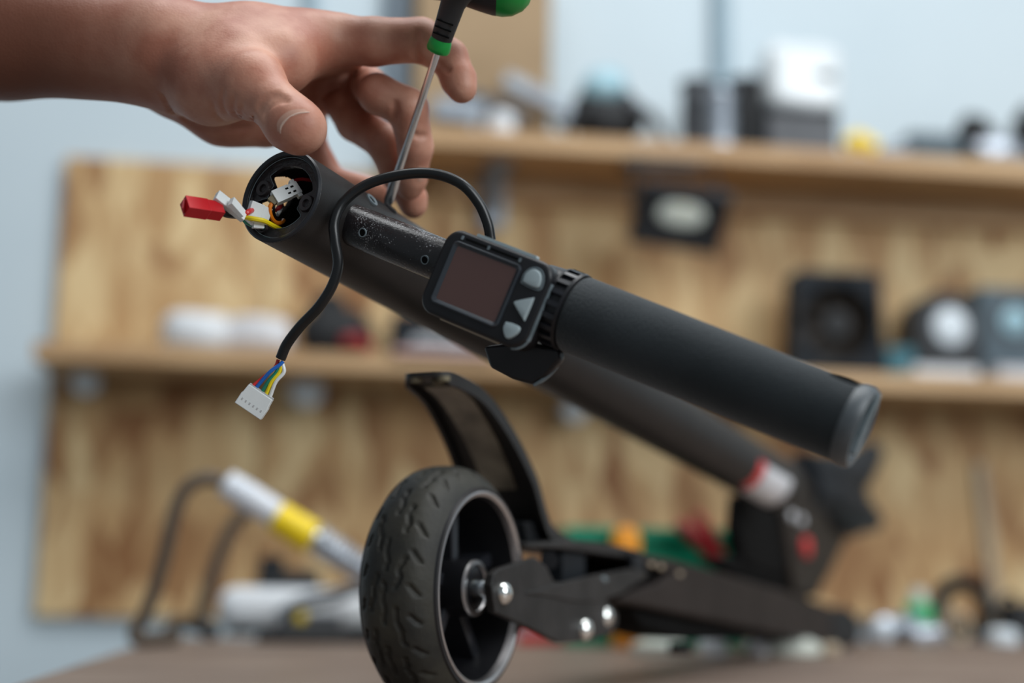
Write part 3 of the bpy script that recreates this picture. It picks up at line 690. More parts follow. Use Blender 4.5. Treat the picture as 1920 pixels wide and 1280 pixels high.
ell_lathe(ho_, hx, [(-.014, .0098), (-.010, .0098), (-.004, .0100), (.004, .0116), (.010, .0132), (.0150, .0143), (.0165, .0144)], .95, UP).build('handle_bar', 'grip_black', scd)
ell_lathe(ho_, hx, [(.0160, .0143), (.019, .0146), (.023, .0140), (.027, .0118), (.0295, .0088), (.031, .004), (.0312, .0003)], .95, UP).build('handle_end', 'green', scd)
ell_lathe(ho_, -hx, [(.0135, .0098), (.019, .0100), (.023, .0088), (.026, .006), (.0275, .003), (.0277, .0003)], .95, UP).build('handle_end', 'green', scd)

# ------------------------------------------------------------------ hand and forearm: one surface from a smooth union of tapered limbs
def J(px, py, d, r): return (at(px, py, d), r*d/F)
def cone(P, a, b):
    pa, ra = a; pb, rb = b; ba = (pb-pa).astype(np.float32); v = P-pa.astype(np.float32)
    h = np.clip((v @ ba)/max(float(ba @ ba), 1e-12), 0, 1)
    d = v-h[:, None]*ba
    return np.sqrt(np.einsum('ij,ij->i', d, d))-(ra+(rb-ra)*h)
def smin(a, b, k):
    h = np.maximum(k-np.abs(a-b), 0)/k
    return np.minimum(a, b)-h*h*h*k/6
PALM = [(J(-950, 20, .612, 150), J(-420, 45, .600, 128)), (J(-420, 45, .600, 128), J(0, 68, .598, 108)), (J(0, 68, .598, 108), J(300, 98, .590, 97)), (J(-950, 30, .655, 148), J(-420, 50, .640, 125)), (J(-420, 50, .640, 125), J(0, 74, .632, 104)), (J(0, 74, .632, 104), J(310, 104, .618, 88)),
        (J(310, 98, .590, 92), J(470, 92, .592, 76)), (J(470, 92, .592, 76), J(634, 75, .600, 43)), (J(330, 105, .615, 84), J(645, 88, .622, 48)), (J(330, 110, .625, 80), J(636, 108, .645, 46)),
        (J(335, 120, .628, 75), J(600, 140, .663, 44)), (J(345, 165, .612, 58), J(420, 206, .612, 58)), (J(420, 206, .612, 58), J(500, 232, .618, 44)), (J(480, 200, .625, 45), J(585, 165, .652, 44)), (J(430, 118, .578, 76), J(556, 86, .594, 48)), (J(470, 130, .571, 66), J(524, 116, .577, 52)), (J(524, 116, .577, 48), J(592, 78, .594, 40))]
THUMB = [(J(350, 130, .588, 86), J(400, 152, .573, 80)), (J(400, 152, .573, 80), J(472, 160, .556, 62)), (J(472, 160, .556, 62), J(522, 203, .546, 43)), (J(522, 203, .546, 43), J(546, 230, .543, 50)), (J(546, 230, .543, 50), J(563, 241, .540, 50))]
FING = {
 'index': [J(625, 76, .600, 43), J(700, 78, .597, 45), J(789, 75, .599, 41), J(842, 108, .602, 35), J(860, 150, .598, 33), J(866, 166, .596, 28)],
 'middle': [J(684, 152, .648, 34), J(709, 176, .602, 37), J(765, 203, .602, 38), J(779, 275, .609, 33), J(772, 335, .617, 28), J(768, 350, .619, 25)],
 'ring': [J(640, 180, .645, 40), J(666, 230, .634, 35), J(720, 266, .623, 34), J(744, 324, .628, 31), J(772, 372, .633, 28), J(775, 384, .634, 26)],
 'pinky': [J(575, 195, .660, 38), J(583, 268, .658, 28), J(622, 338, .660, 26), J(722, 362, .656, 24)],
}
GRO = []          # grooves (creases): list of (polyline, radius)
def sdf(P, grooves=True):
    P = P.astype(np.float32); d = None
    for a, b in PALM:
        c = cone(P, a, b); d = c if d is None else smin(d, c, .016)
    t = None
    for a, b in THUMB:
        c = cone(P, a, b); t = c if t is None else smin(t, c, .006)
    palm = d; res = smin(palm, t, .009)
    for nm, ch in FING.items():
        f_ = None
        for a, b in zip(ch, ch[1:]):
            c = cone(P, a, b); f_ = c if f_ is None else smin(f_, c, .003)
        res = np.minimum(res, smin(palm, f_, .003 if nm == 'middle' else .009))
    if grooves:
        for pts, r in GRO:
            for a, b in zip(pts, pts[1:]):
                lo = np.minimum(a, b)-.004; hi = np.maximum(a, b)+.004
                ix = np.where(np.all((P > lo) & (P < hi), axis=1))[0]
                if len(ix):
                    c = cone(P[ix], (a, r), (b, r)); q_ = -c; k = .0022
                    x_ = res[ix]; h = np.maximum(k-np.abs(x_-q_), 0)/k; res[ix] = np.maximum(x_, q_)+h*h*h*k/6
    return res
def surf_many(pts, lift=0.0):
    Rr = np.array([ray(*p_) for p_ in pts]); S_ = np.full(len(pts), .46)
    for _ in range(70):
        v = sdf(C0+Rr*S_[:, None], False); S_ = S_+np.where(S_ < .8, np.maximum(v*.75, 0), 0)
        if np.all((v < 4e-5) | (S_ > .8)): break
    Pp = C0+Rr*S_[:, None]; e = 1e-3
    G = np.stack([sdf(Pp+e*ax, False)-sdf(Pp-e*ax, False) for ax in (X, Y, Z)], 1); G /= np.linalg.norm(G, axis=1)[:, None]
    return Pp, G, S_ < .75
for pts, r in (
    ([(487, 214), (491, 200), (502, 188), (518, 182), (536, 182)], .0005), ([(494, 222), (498, 206), (508, 196), (524, 189), (540, 188)], .0006), ([(482, 205), (489, 192), (503, 180), (522, 175)], .0004),
    ([(478, 232), (476, 218), (484, 205)], .0003), ([(303, 178), (316, 202), (343, 224), (385, 238), (430, 242), (468, 240)], .0009),
    ([(590, 192), (612, 176), (640, 166), (664, 160)], .0004), ([(784, 62), (779, 82), (780, 100), (786, 116)], .0010),
    ([(740, 192), (742, 208), (738, 224)], .0010), ([(772, 250), (786, 256), (798, 254)], .0005), ([(420, 168), (415, 190), (424, 214)], .00025), ([(440, 180), (436, 202), (446, 222)], .00025), ([(398, 190), (404, 214), (420, 228)], .00025), ([(455, 195), (452, 212), (462, 228)], .00025),
    ([(822, 118), (835, 130), (842, 132)], .0006), ([(757, 318), (772, 322)], .0004)):
    Pp, G_, ok = surf_many(pts)
    if ok.all(): GRO.append((catmull(list(Pp), 4), r))
def surface_nets(lo, hi, h):
    nx, ny, nz = [int(math.ceil((hi[i]-lo[i])/h))+1 for i in range(3)]
    gx, gy, gz = [lo[i]+h*np.arange(n_) for i, n_ in enumerate((nx, ny, nz))]
    D = np.empty((nx, ny, nz), np.float32)
    B = 12
    for i0 in range(0, nx, B):
        for j0 in range(0, ny, B):
            cz = np.array([[gx[i0]+h*B/2, gy[j0]+h*B/2, gz[k0]+h*B/2] for k0 in range(0, nz, B)]); dc = sdf(cz, False)
            for k0, d_ in zip(range(0, nz, B), dc):
                sl_ = (slice(i0, i0+B), slice(j0, j0+B), slice(k0, k0+B))
                if abs(d_) > h*B*.9+.006: D[sl_] = d_
                else:
                    A = np.stack(np.meshgrid(gx[sl_[0]], gy[sl_[1]], gz[sl_[2]], indexing='ij'), -1); D[sl_] = sdf(A.reshape(-1, 3)).reshape(A.shape[:3])
    S = D < 0
    cs = [(i, j, k) for i in (0, 1) for j in (0, 1) for k in (0, 1)]
    sl = lambda A, c: A[c[0]:nx-1+c[0], c[1]:ny-1+c[1], c[2]:nz-1+c[2]]
    cnt = sum(sl(S, c).astype(np.int8) for c in cs); act = (cnt > 0) & (cnt < 8)
    idx = -np.ones(act.shape, np.int64); I = np.argwhere(act); idx[act] = np.arange(len(I))
    acc = np.zeros((len(I), 3)); num = np.zeros(len(I))
    for c1 in cs:
        for ax in range(3):
            if c1[ax]: continue
            c2 = tuple(1 if q_ == ax else c1[q_] for q_ in range(3))
            d1 = sl(D, c1)[act]; d2 = sl(D, c2)[act]; m = (d1 < 0) != (d2 < 0)
            t = d1[m]/(d1[m]-d2[m]); p = np.tile(np.array(c1, float), (m.sum(), 1)); p[:, ax] += t
            acc[m] += p; num[m] += 1
    V = np.array(lo)+h*(I+acc/num[:, None])
    Fc = []
    for ax in range(3):
        a, b = [q_ for q_ in range(3) if q_ != ax]
        s0 = [slice(1, -1)]*3; s0[ax] = slice(0, -1); s1 = list(s0); s1[ax] = slice(1, None)
        s1[a] = s1[b] = slice(1, -1)
        ch = np.argwhere(S[tuple(s0)] != S[tuple(s1)])
        off = np.zeros(3, int); off[a] = off[b] = 1
        ch = ch+off
        def g(da, db):
            q_ = ch.copy(); q_[:, a] -= da; q_[:, b] -= db
            q_ = np.minimum(q_, np.array(idx.shape)-1); return idx[q_[:, 0], q_[:, 1], q_[:, 2]]
        quad = np.stack([g(1, 1), g(0, 1), g(0, 0), g(1, 0)], 1)
        inside = S[ch[:, 0], ch[:, 1], ch[:, 2]]
        flip = inside if ax != 1 else ~inside
        quad[~flip] = quad[~flip][:, ::-1]
        Fc.append(quad[(quad >= 0).all(1)])
    return V, np.concatenate(Fc)
allj = [j for pr in PALM+THUMB for j in pr]+[j for ch in FING.values() for j in ch]
lo = np.min([p-r for p, r in allj], axis=0)-.004; hi = np.max([p+r for p, r in allj], axis=0)+.004
V, Q = surface_nets(lo, hi, .00095)
me = bpy.data.meshes.new('person'); o0 = np.array([0., .6, 1.18])
me.from_pydata((V-o0).tolist(), [], Q.tolist()); me.shade_smooth(); me.materials.append(MT['skin'])
person = bpy.data.objects.new('person', me); col.objects.link(person); person.location = tuple(o0); ROOT[person] = tuple(o0)
sm = person.modifiers.new('soften', 'SMOOTH'); sm.factor = .5; sm.iterations = 2
tag(person, 'bare forearm and left hand of a person reaching from the left onto the stem tube', 'person')
def nail(back, front, m, name, lift=.00012, rows=7):
    mb = MB(); A = catmull([np.array([*p_, 0.]) for p_ in back], 5); B = catmull([np.array([*p_, 0.]) for p_ in front], 5)
    pts = [tuple((a*(1-k/(rows-1))+b*k/(rows-1))[:2]) for k in range(rows) for a, b in zip(A, B)]; n_ = len(A)
    Pp, G_, ok = surf_many(pts)
    if not ok.all(): return
    T_, B_ = Pp+G_*lift, Pp-G_*.0006
    mb.ringloft([list(T_[k*n_:(k+1)*n_])+list(B_[k*n_:(k+1)*n_][::-1]) for k in range(rows)]); return mb.build(name, m, person, 60)
nail([(521, 246), (520, 230), (531, 215), (549, 206), (571, 205)], [(527, 249), (528, 235), (541, 222), (559, 213), (580, 211)], 'nail', 'fingernail')
nail([(526, 250), (527, 235), (540, 221), (558, 212), (580, 210)], [(526.8, 250.3), (528, 235.4), (540.8, 221.9), (558.6, 213), (580, 211)], 'nailtip', 'fingernail_edge', .0003, 3)
nail([(784, 312), (790, 311), (797, 314)], [(783, 338), (789, 340), (794, 338)], 'nail', 'fingernail')

# ------------------------------------------------------------------ things on the upper shelf
def pbox(x0, y0, x1, y1, yy, dep, zb=None):
    a = ony(x0, (y0+y1)/2, yy); b = ony(x1, (y0+y1)/2, yy); c = ony((x0+x1)/2, y0, yy); e = ony((x0+x1)/2, y1, yy)
    z0 = e[2] if zb is None else zb
    return np.array([(a[0]+b[0])/2, yy+dep/2, (c[2]+z0)/2]), (abs(b[0]-a[0])/2, dep/2, (c[2]-z0)/2)
def boxthing(name, lab, cat, m, args, bevel=.003, **k):
    c, h = pbox(*args); return tag(MB().box(c, h).build(name, m, None, 0, bevel=bevel), lab, cat, **k)
# cardboard carton: body and two top flaps
c, h = pbox(782, -90, 1032, 200, 1.835, .045, ZU)
cb = thing('cardboard_box', 'tan cardboard carton standing at the left end of the upper shelf', 'box', (c[0], c[1], ZU))
MB().box(c, h).build('carton', 'card', cb, 0, bevel=.001)
MB().box((c[0], c[1]-h[1]*.5, c[2]+h[2]+.001), (h[0], h[1]*.5, .001)).build('flap', 'card', cb, 0); MB().box((c[0], c[1]+h[1]*.5, c[2]+h[2]+.001), (h[0], h[1]*.49, .001)).build('flap', 'card', cb, 0)
def barthing(name, lab, cat, m, p, q, yy, r, hgt, **k):
    a = ony(*p, yy); b = ony(*q, yy); ax = unit(b-a); u_ = unit(np.cross(ax, Y))
    L = np.linalg.norm(b-a)/2
    mb = MB().box((a+b)/2, (L, r, hgt), (ax, Y, u_)).box((a+b)/2+ax*L*.7-u_*hgt, (L*.12, r*.8, hgt*1.2), (ax, Y, u_))
    return tag(mb.build(name, m, None, 0, bevel=.002), lab, cat, **k)
barthing('metal_bracket', 'slanting grey metal bracket leaning on the carton on the upper shelf', 'bracket', 'greymetal', (945, 150), (1085, 222), 1.80, .012, .010)
barthing('metal_bracket', 'dark flat metal bar lying left of the slanting bracket on the upper shelf', 'bracket', 'darkgrey', (858, 178), (985, 222), 1.79, .012, .010)
barthing('metal_bracket', 'low blue-grey metal bar at the left end of the upper shelf', 'bracket', 'greymetal', (812, 205), (905, 216), 1.77, .012, .014)
p = ony(940, 220, 1.765); p[2] = ZU+.016; tag(MB().lathe(p-Z*.016, Z, [(0, .014), (.004, .018), (.024, .018), (.030, .012), (.031, .001)], 20).build('pale_knob', 'white', None), 'small pale round knob at the front edge of the upper shelf below the cardboard carton', 'knob')
p = ony(1128, 190, 1.79)
gg = thing('goggles', 'black goggles with a pale blue lens lying on the upper shelf', 'goggles', (p[0], p[1], ZU))
MB().blob((p[0]+.005, p[1], ZU+.042), (.050, .03, .042), jitter=.05, seed=4).build('goggle_frame', 'black', gg)
MB().blob((p[0]+.000, p[1]-.012, ZU+.080), (.032, .024, .025), (unit([.9, 0, .35]), Y, unit([-.35, 0, .9])), jitter=.03).build('goggle_lens', 'lens', gg)
MB().tube([(p[0]+.03, p[1]-.02, ZU+.06), (p[0]+.065, p[1]-.025, ZU+.036), (p[0]+.085, p[1]-.02, ZU+.006)], [.008, .007, .004], 10).build('goggle_strap', 'darkgrey', gg)
MB().tube([(p[0]-.03, p[1]-.02, ZU+.04), (p[0]-.045, p[1]-.022, ZU+.025), (p[0]-.052, p[1]-.02, ZU+.006)], [.007, .007, .004], 10).build('goggle_strap', 'black', gg)
def spool(px, r, hh, yy, m, m2, lab):
    p = ony(px, 200, yy); o = thing('wire_spool', lab, 'spool', (p[0], yy, ZU)); c = np.array([p[0], yy, ZU])
    MB().lathe(c, Z, [(.006, r*.9), (.012, r*.86), (hh*.5, r*.93), (hh-.012, r*.86), (hh-.006, r*.9)], 28).build('winding', m, o)
    for z0 in (0, hh-.006): MB().lathe(c+Z*z0, Z, [(0, r*.97), (.001, r), (.005, r), (.006, r*.97)], 28).build('flange', m2, o)
spool(1308, .026, .104, 1.805, 'darkgrey', 'black', 'dark grey wire spool beside the black goggles on the upper shelf')
spool(1350, .021, .078, 1.765, 'greymetal', 'silver', 'pale grey wire spool in front of the dark spools on the upper shelf')
spool(1400, .027, .113, 1.81, 'black', 'darkgrey', 'black wire spool next to the dark grey case on the upper shelf')
c, h = pbox(1440, 203, 1572, 252, 1.765, .07, ZU)
dk = thing('dark_case', 'dark grey case carrying the white packet on the upper shelf', 'case', (c[0], c[1], ZU))
MB().box(c-Z*h[2]*.12, (h[0], h[1], h[2]*.88)).build('case_body', 'darkgrey', dk, 0, bevel=.003); MB().box(c+Z*h[2]*.9, (h[0]*1.02, h[1]*1.02, h[2]*.1)).build('case_lid', 'black', dk, 0, bevel=.001)
c2, h2 = pbox(1442, 74, 1582, 204, 1.77, .06, c[2]+h[2])
wp = thing('white_packet', 'shiny white wrapped packet standing on the dark grey case', 'packet', (c2[0], c2[1], c[2]+h[2]))
MB().blob(c2, (h2[0]*1.04, h2[1], h2[2]*1.0), e=.45, jitter=.025, nu=40, nv=24).build('wrapping', 'gloss_white', wp)
MB().blob((c2[0]+h2[0]*.45, c2[1]-h2[1]*.98, c2[2]), (h2[0]*.3, .003, h2[2]*.12), jitter=.1).build('print_patch', 'slate', wp)
p = ony(1617, 257, 1.76); tag(MB().tube([(p[0]-.02, 1.76, ZU+.012), (p[0]-.005, 1.765, ZU+.024), (p[0]+.02, 1.76, ZU+.012)], [.010, .013, .009], 10).build('yellow_clip', 'yellow', None), 'small yellow clip on the upper shelf right of the dark case', 'clip')
pa_ = ony(1650, 250, 1.77); pb_ = ony(1800, 250, 1.77)
gt = thing('grey_tool', 'long flat blue-grey tool lying on the right half of the upper shelf', 'tool', ((pa_[0]+pb_[0])/2, 1.78, ZU))
MB().box(((pa_[0]+pb_[0])/2+.02, 1.78, ZU+.021), ((pb_[0]-pa_[0])/2-.02, .016, .021)).build('tool_body', 'slate', gt, 0, bevel=.004); MB().tube([(pa_[0]+.04, 1.78, ZU+.018), (pa_[0], 1.78, ZU+.015)], [.013, .007], 12).build('tool_nose', 'greymetal', gt)
p = ony(1832, 245, 1.79)
cl_ = thing('clamp', 'dark clamp with a red-brown jaw near the right end of the upper shelf', 'clamp', (p[0], 1.79, ZU))
MB().blob((p[0], 1.80, ZU+.041), (.030, .02, .041), jitter=.06, seed=8).build('clamp_body', 'black', cl_); MB().blob((p[0]+.008, 1.782, ZU+.048), (.016, .012, .014), jitter=.05).build('clamp_jaw', 'brownmetal', cl_)
p = ony(1872, 270, 1.765); tag(MB().blob((p[0], 1.77, ZU+.022), (.034, .02, .022), jitter=.07, seed=5).lathe((p[0]+.028, 1.77, ZU+.016), X, [(0, .012), (.02, .008)], 12).build('metal_fitting', 'silver', None), 'silver pipe fitting at the right end of the upper shelf', 'fitting')
p = ony(1925, 225, 1.80); tag(MB().blob((p[0], 1.80, ZU+.047), (.020, .02, .047), jitter=.05, e=.6).lathe((p[0], 1.80, ZU+.09), Z, [(0, .008), (.012, .006)], 12).build('black_bottle', 'black', None), 'black bottle cut off by the right edge on the upper shelf', 'bottle')

# flood light hanging under the upper shelf
fc = ony(1276, 408, 1.70); fx = unit([.985, 0, -.10]); fu = unit(np.array([.20, -.40, .90])); fu = unit(fu-fx*(fu @ fx)*.35); fn = unit(np.cross(fu, fx)); fn = fn if fn[1] < 0 else -fn
fl_ = thing('flood_light', 'small black floodlight hanging under the upper shelf', 'floodlight', fc)
MB().box(fc-fn*.012, (.056, .012, .037), (fx, fn, fu)).build('housing', 'black', fl_, 0, bevel=.003)
MB().box(fc+fu*.036+fn*.0005, (.058, .006, .004), (fx, fn, fu)).build('top_lip', 'darkgrey', fl_, 0, bevel=.001)
MB().box(fc-fu*.036, (.058, .004, .004), (fx, fn, fu)).build('bottom_lip', 'black', fl_, 0, bevel=.001)
for s_ in (-1, 1): MB().box(fc+fx*s_*.054, (.003, .004, .037), (fx, fn, fu)).build('side_lip', 'black', fl_, 0)
rf = MB().blob(fc+fu*.004, (.030, .003, .015), (fx, fn, fu), e=.8).build('reflector', 'floodglass', fl_)
MB().box(fc+fn*.001+fu*.006, (.008, .0016, .008), (fx, fn, fu)).build('led_chip', 'yellow', rf, 0)
for s_ in (-1, 1): MB().tube([fc+fx*.058*s_-fn*.012, fc+fx*.058*s_-fn*.02+Z*.035, (fc+fx*.045*s_)*np.array([1, 1, 0])+Z*(ZU-.026)+Y*.03], .003, 8, 4, smooth=False).build('bracket_arm', 'black', fl_)
MB().box((fc[0]-.01, fc[1]+.066, ZU-.028), (.05, .022, .004)).build('mount_plate', 'darkgrey', fl_, 0)
# grey bracket behind the cable loop
a = ony(928, 300, 1.86); b = ony(928, 425, 1.86)
br = thing('shelf_bracket', 'grey steel bracket under the left end of the upper shelf', 'bracket', (a[0], 1.86, b[2]))
MB().box((a[0], 1.865, (a[2]+b[2])/2), (.016, .004, (a[2]-b[2])/2)).build('back_leg', 'greymetal', br, 0); MB().box((a[0], 1.83, ZU-.027), (.016, .045, .003)).build('top_leg', 'greymetal', br, 0)
MB().tube([(a[0], 1.80, ZU-.03), (a[0], 1.862, b[2]+.02)], .007, 10).build('brace', 'greymetal', br)

# ------------------------------------------------------------------ things on the lower shelf
def bag(px0, py0, px1, py1, yy, dep, name, lab, cat, m, jit=.04, e=.55, seed=1, knot=True):
    c, h = pbox(px0, py0, px1, py1, yy, dep, ZL)
    mb = MB().blob(c, (h[0], h[1], h[2]), e=e, jitter=jit, nu=36, nv=20, seed=seed)
    return tag(mb.build(name, m, None), lab, cat)
bag(296, 578, 432, 650, 1.745, .09, 'white_bag', 'white plastic bag left of the other one on the lower shelf', 'bag', 'white', seed=2)
bag(412, 586, 550, 648, 1.76, .08, 'white_bag', 'greyish white plastic bag between the first white bag and the black pouch', 'bag', 'whiteshade', seed=6)
c, h = pbox(562, 540, 702, 650, 1.77, .08, ZL)
bk = thing('black_pouch', 'slumped black pouch on the lower shelf beside the white bags', 'pouch', (c[0], c[1], ZL))
MB().blob(c-Z*h[2]*.25, (h[0], h[1], h[2]*.75), e=.7, jitter=.05, seed=9).blob(c+Z*h[2]*.30-X*h[0]*.2, (h[0]*.5, h[1]*.7, h[2]*.72), e=.9, jitter=.05, seed=3).build('pouch_body', 'black', bk)
MB().tube([c+np.array([h[0]*.2, -h[1], -h[2]*.6]), c+np.array([h[0]*.55, -h[1]*1.1, -h[2]*.5]), c+np.array([h[0]*.9, -h[1]*.9, -h[2]*.75])], .008, 10).build('zip_pull', 'darkred', bk)
boxthing('navy_box', 'small navy box on the lower shelf behind the stem tube', 'box', 'navy', (735, 590, 862, 640, 1.79, .07, ZL))
c, h = pbox(705, 640, 830, 668, 1.75, .10, ZL)
for i_, (x0, x1, m, lab) in enumerate(((738, 930, 'pink', 'pinkish paper sheet at the bottom of the small stack on the lower shelf'), (760, 900, 'slate', 'grey paper sheet in the middle of the small stack on the lower shelf'), (775, 905, 'whiteshade', 'pale paper sheet on top of the small stack on the lower shelf'))):
    a = ony(x0, 650, 1.735); b = ony(x1, 650, 1.735)
    tag(MB().box(((a[0]+b[0])/2, 1.785, ZL+.004+.0075*i_), ((b[0]-a[0])/2, .055, .0036)).build('paper_pad', m, None, 0, bevel=.001), lab, 'paper')
# case fan
c, h = pbox(1490, 508, 1656, 695, 1.76, .05, ZL)
fn_ = thing('case_fan', 'square black cooling fan standing on the lower shelf', 'fan', (c[0], c[1], ZL))
yf = c[1]-h[1]; f0 = np.array([c[0], yf, c[2]]); sh = .012
outer = [f0+X*(-h[0]-sh*.0)+Z*-h[2], f0+X*(h[0]+sh)+Z*-h[2], f0+X*(h[0]-sh)+Z*h[2], f0+X*(-h[0]-sh*.6)+Z*h[2]]
mb = MB(); ns = 32
sq = lambda k, yy_: [np.array([f0[0]+((-h[0] if s_ < 0 else h[0])*1.0)*min(1, abs(math.cos(a)*1.42))*1.0*k*(1-.06*math.sin(a)), yy_, f0[2]+(h[2]*math.copysign(min(1, abs(math.sin(a)*1.42)), math.sin(a)))*k]) for a in [2*math.pi*j/ns+math.pi/ns for j in range(ns)] for s_ in (math.cos(a),)]
ci = lambda r, yy_: [np.array([f0[0]+r*math.cos(a), yy_, f0[2]+r*math.sin(a)]) for a in [2*math.pi*j/ns+math.pi/ns for j in range(ns)]]
rad = h[0]*.86
mb.ringloft([sq(1, yf+.045), sq(1, yf), ci(rad, yf), ci(rad*.95, yf+.045), sq(1, yf+.045)], caps=False); mb.build('fan_frame', 'navy', fn_, 30)
MB().lathe((f0[0], yf+.006, f0[2]), Y, [(0, .001), (0, rad*.34), (.02, rad*.36)], 24).build('fan_hub', 'black', fn_)
for k in range(7):
    a = 2*math.pi*k/7; er = X*math.cos(a)+Z*math.sin(a); et = np.cross(Y, er)
    MB().prism([f0+Y*.012+er*rad*.34-et*.004, f0+Y*.008+er*rad*.92-et*.010, f0+Y*.020+er*rad*.92+et*.018, f0+Y*.022+er*rad*.34+et*.010], Y*.0015).build('fan_blade', 'brownmetal', fn_, 0)
MB().box((f0[0], yf+.046, f0[2]), (h[0]*.95, .001, h[2]*.95)).build('back_panel', 'black', fn_, 0)
boxthing('teal_box', 'small teal box between the fan and the round speaker', 'box', 'teal', (1664, 650, 1716, 702, 1.77, .05, ZL))
def speaker(x0, y0, x1, y1, dcx, dcy, dr, m, m2, lab, round_, yy):
    c, h = pbox(x0, y0, x1, y1, yy, .06, ZL); o = thing('speaker', lab, 'speaker', (c[0], c[1], ZL)); yf = yy
    if round_:
        pts = [np.array([c[0]+h[0]*math.cos(a), yf, c[2]+h[2]-h[0]+h[0]*math.sin(a)]) for a in np.linspace(0, math.pi, 20)]+[np.array([c[0]-h[0], yf, ZL]), np.array([c[0]+h[0], yf, ZL])]
        MB().prism(pts, Y*.06).build('cabinet', m, o, 40, bevel=.004)
    else: MB().box(c, h).build('cabinet', m, o, 0, bevel=.006)
    p = ony(dcx, dcy, yf); r = dr*1.75/F
    MB().lathe(p, -Y, [(0, r*1.45), (.003, r*1.4), (.003, r*1.15), (0.001, r)], 32, caps=False).build('surround', 'darkgrey', o)
    MB().lathe(p, -Y, [(0, r), (.002, r), (.006, r*.6), (.008, .0005)], 32).build('cone', m2, o)
speaker(1712, 545, 1842, 690, 1782, 612, 37, 'black', 'disc', 'black round-topped speaker with a white cone on the lower shelf', True, 1.775)
speaker(1838, 540, 2010, 700, 1903, 602, 30, 'slate', 'lens', 'slate blue speaker at the right end of the lower shelf', False, 1.785)
def wbox(a, lab, m):
    c, h = pbox(*a); o = thing('white_carton', lab, 'box', (c[0], c[1], ZL))
    MB().box(c-Z*h[2]*.2, (h[0], h[1], h[2]*.8)).build('carton', m, o, 0, bevel=.004); MB().box(c+Z*h[2]*.78, (h[0]*.98, h[1]*.98, h[2]*.2)).build('lid', m, o, 0, bevel=.003)
wbox((1716, 686, 1838, 718, 1.742, .028, ZL), 'white carton in front of the round-topped speaker', 'white')
wbox((1872, 688, 1995, 722, 1.742, .035, ZL), 'off-white carton in front of the slate blue speaker', 'whiteshade')
# pale hooks under the lower shelf
for px, py, w in ((166, 718, 1), (575, 735, 1.25), (1072, 770, 1)):
    p = ony(px, py, 1.86)
    o = thing('wall_hook', {166: 'pale grey knob hook under the left end of the lower shelf', 575: 'pale grey knob hook under the shelf below the black pouch', 1072: 'pale grey knob hook below the stem tube on the OSB'}[px], 'hook', p, 'knob hooks under the lower shelf')
    MB().lathe(p, -Y, [(-.02, .009), (.0, .008), (.012, .008), (.016, .0165*w), (.024, .018*w), (.030, .013*w), (.031, .001)], 24).build('knob', 'disc', o)
    MB().lathe(p+Y*.018, -Y, [(0, .014), (.003, .014), (.004, .008)], 20).build('base_plate', 'greymetal', o)

# ------------------------------------------------------------------ things on the bench
ZT = .9
# soldering iron in its spring stand
ia, ib_, ic, idd = at(420, 903, 1.10), at(517, 967, 1.10), at(588, 1008, 1.10), at(715, 1090, 1.10); iax = unit(ic-ia)
iron = thing('soldering_iron', 'soldering iron with white handle and yellow band resting in a spring holder', 'soldering iron', idd)
MB().lathe(ia, iax, [(0, .006), (.002, .0105), (.02, .0112), (np.linalg.norm(ib_-ia), .0105)], 28).build('handle', 'ironwhite', iron)
MB().lathe(ib_, iax, [(0, .0106), (.001, .0125), (np.linalg.norm(ic-ib_)-.002, .0130), (np.linalg.norm(ic-ib_), .0105)], 28).build('grip_band', 'yellow', iron)
MB().lathe(ic, iax, [(0, .0075), (.006, .0075), (.008, .0045), (.055, .0035), (.075, .0010)], 16).build('heating_barrel', 'steel', iron)
kz = [(418, 902, 1.10), (385, 897, 1.10), (350, 915, 1.10), (328, 960, 1.10), (312, 1030, 1.10), (292, 1100, 1.10), (268, 1160, 1.10), (252, 1196, 1.10), (262, 1210, 1.10), (330, 1204, 1.14)]
kp = [at(*k) for k in kz]
for k in (-3, -2, -1): kp[k][2] = max(kp[k][2], ZT+.0055)
kp[-3][2] = .912; kp[-2][2] = ZT+.0058; kp[-1][2] = ZT+.0058
MB().tube(kp, .0056, 12, 8).build('power_cord', 'browncable', iron)
std = thing('iron_stand', 'black soldering stand with a steel spring holder behind the wheel', 'stand', (at(640, 1130, 1.12)[0], at(640, 1130, 1.12)[1], ZT))
sp = []
s0, s1 = ic+iax*.004, idd; e1, e2 = frame(iax)
for k in range(240):
    f_ = k/239; r = .0115-.002*f_; a = f_*2*math.pi*12; sp.append(s0+(s1-s0)*f_+r*(e1*math.cos(a)+e2*math.sin(a)))
MB().tube(sp, .0015, 6, smooth=False).build('spring', 'silver', std)
c = onz(600, 1207); cy = c[1]+.02
sb = np.array([at(590, 1200, 1.1)[0], cy, ZT])
MB().box(sb+np.array([.0, .02, .005]), (.048, .035, .005)).build('base_tray', 'black', std, 0, bevel=.002)
MB().box(sb+np.array([.062, .02, .045]), (.006, .006, .045)).build('upright', 'black', std, 0, bevel=.001)
MB().box(sb+np.array([.050, .02, .006]), (.02, .02, .006)).build('foot_plate', 'black', std, 0)
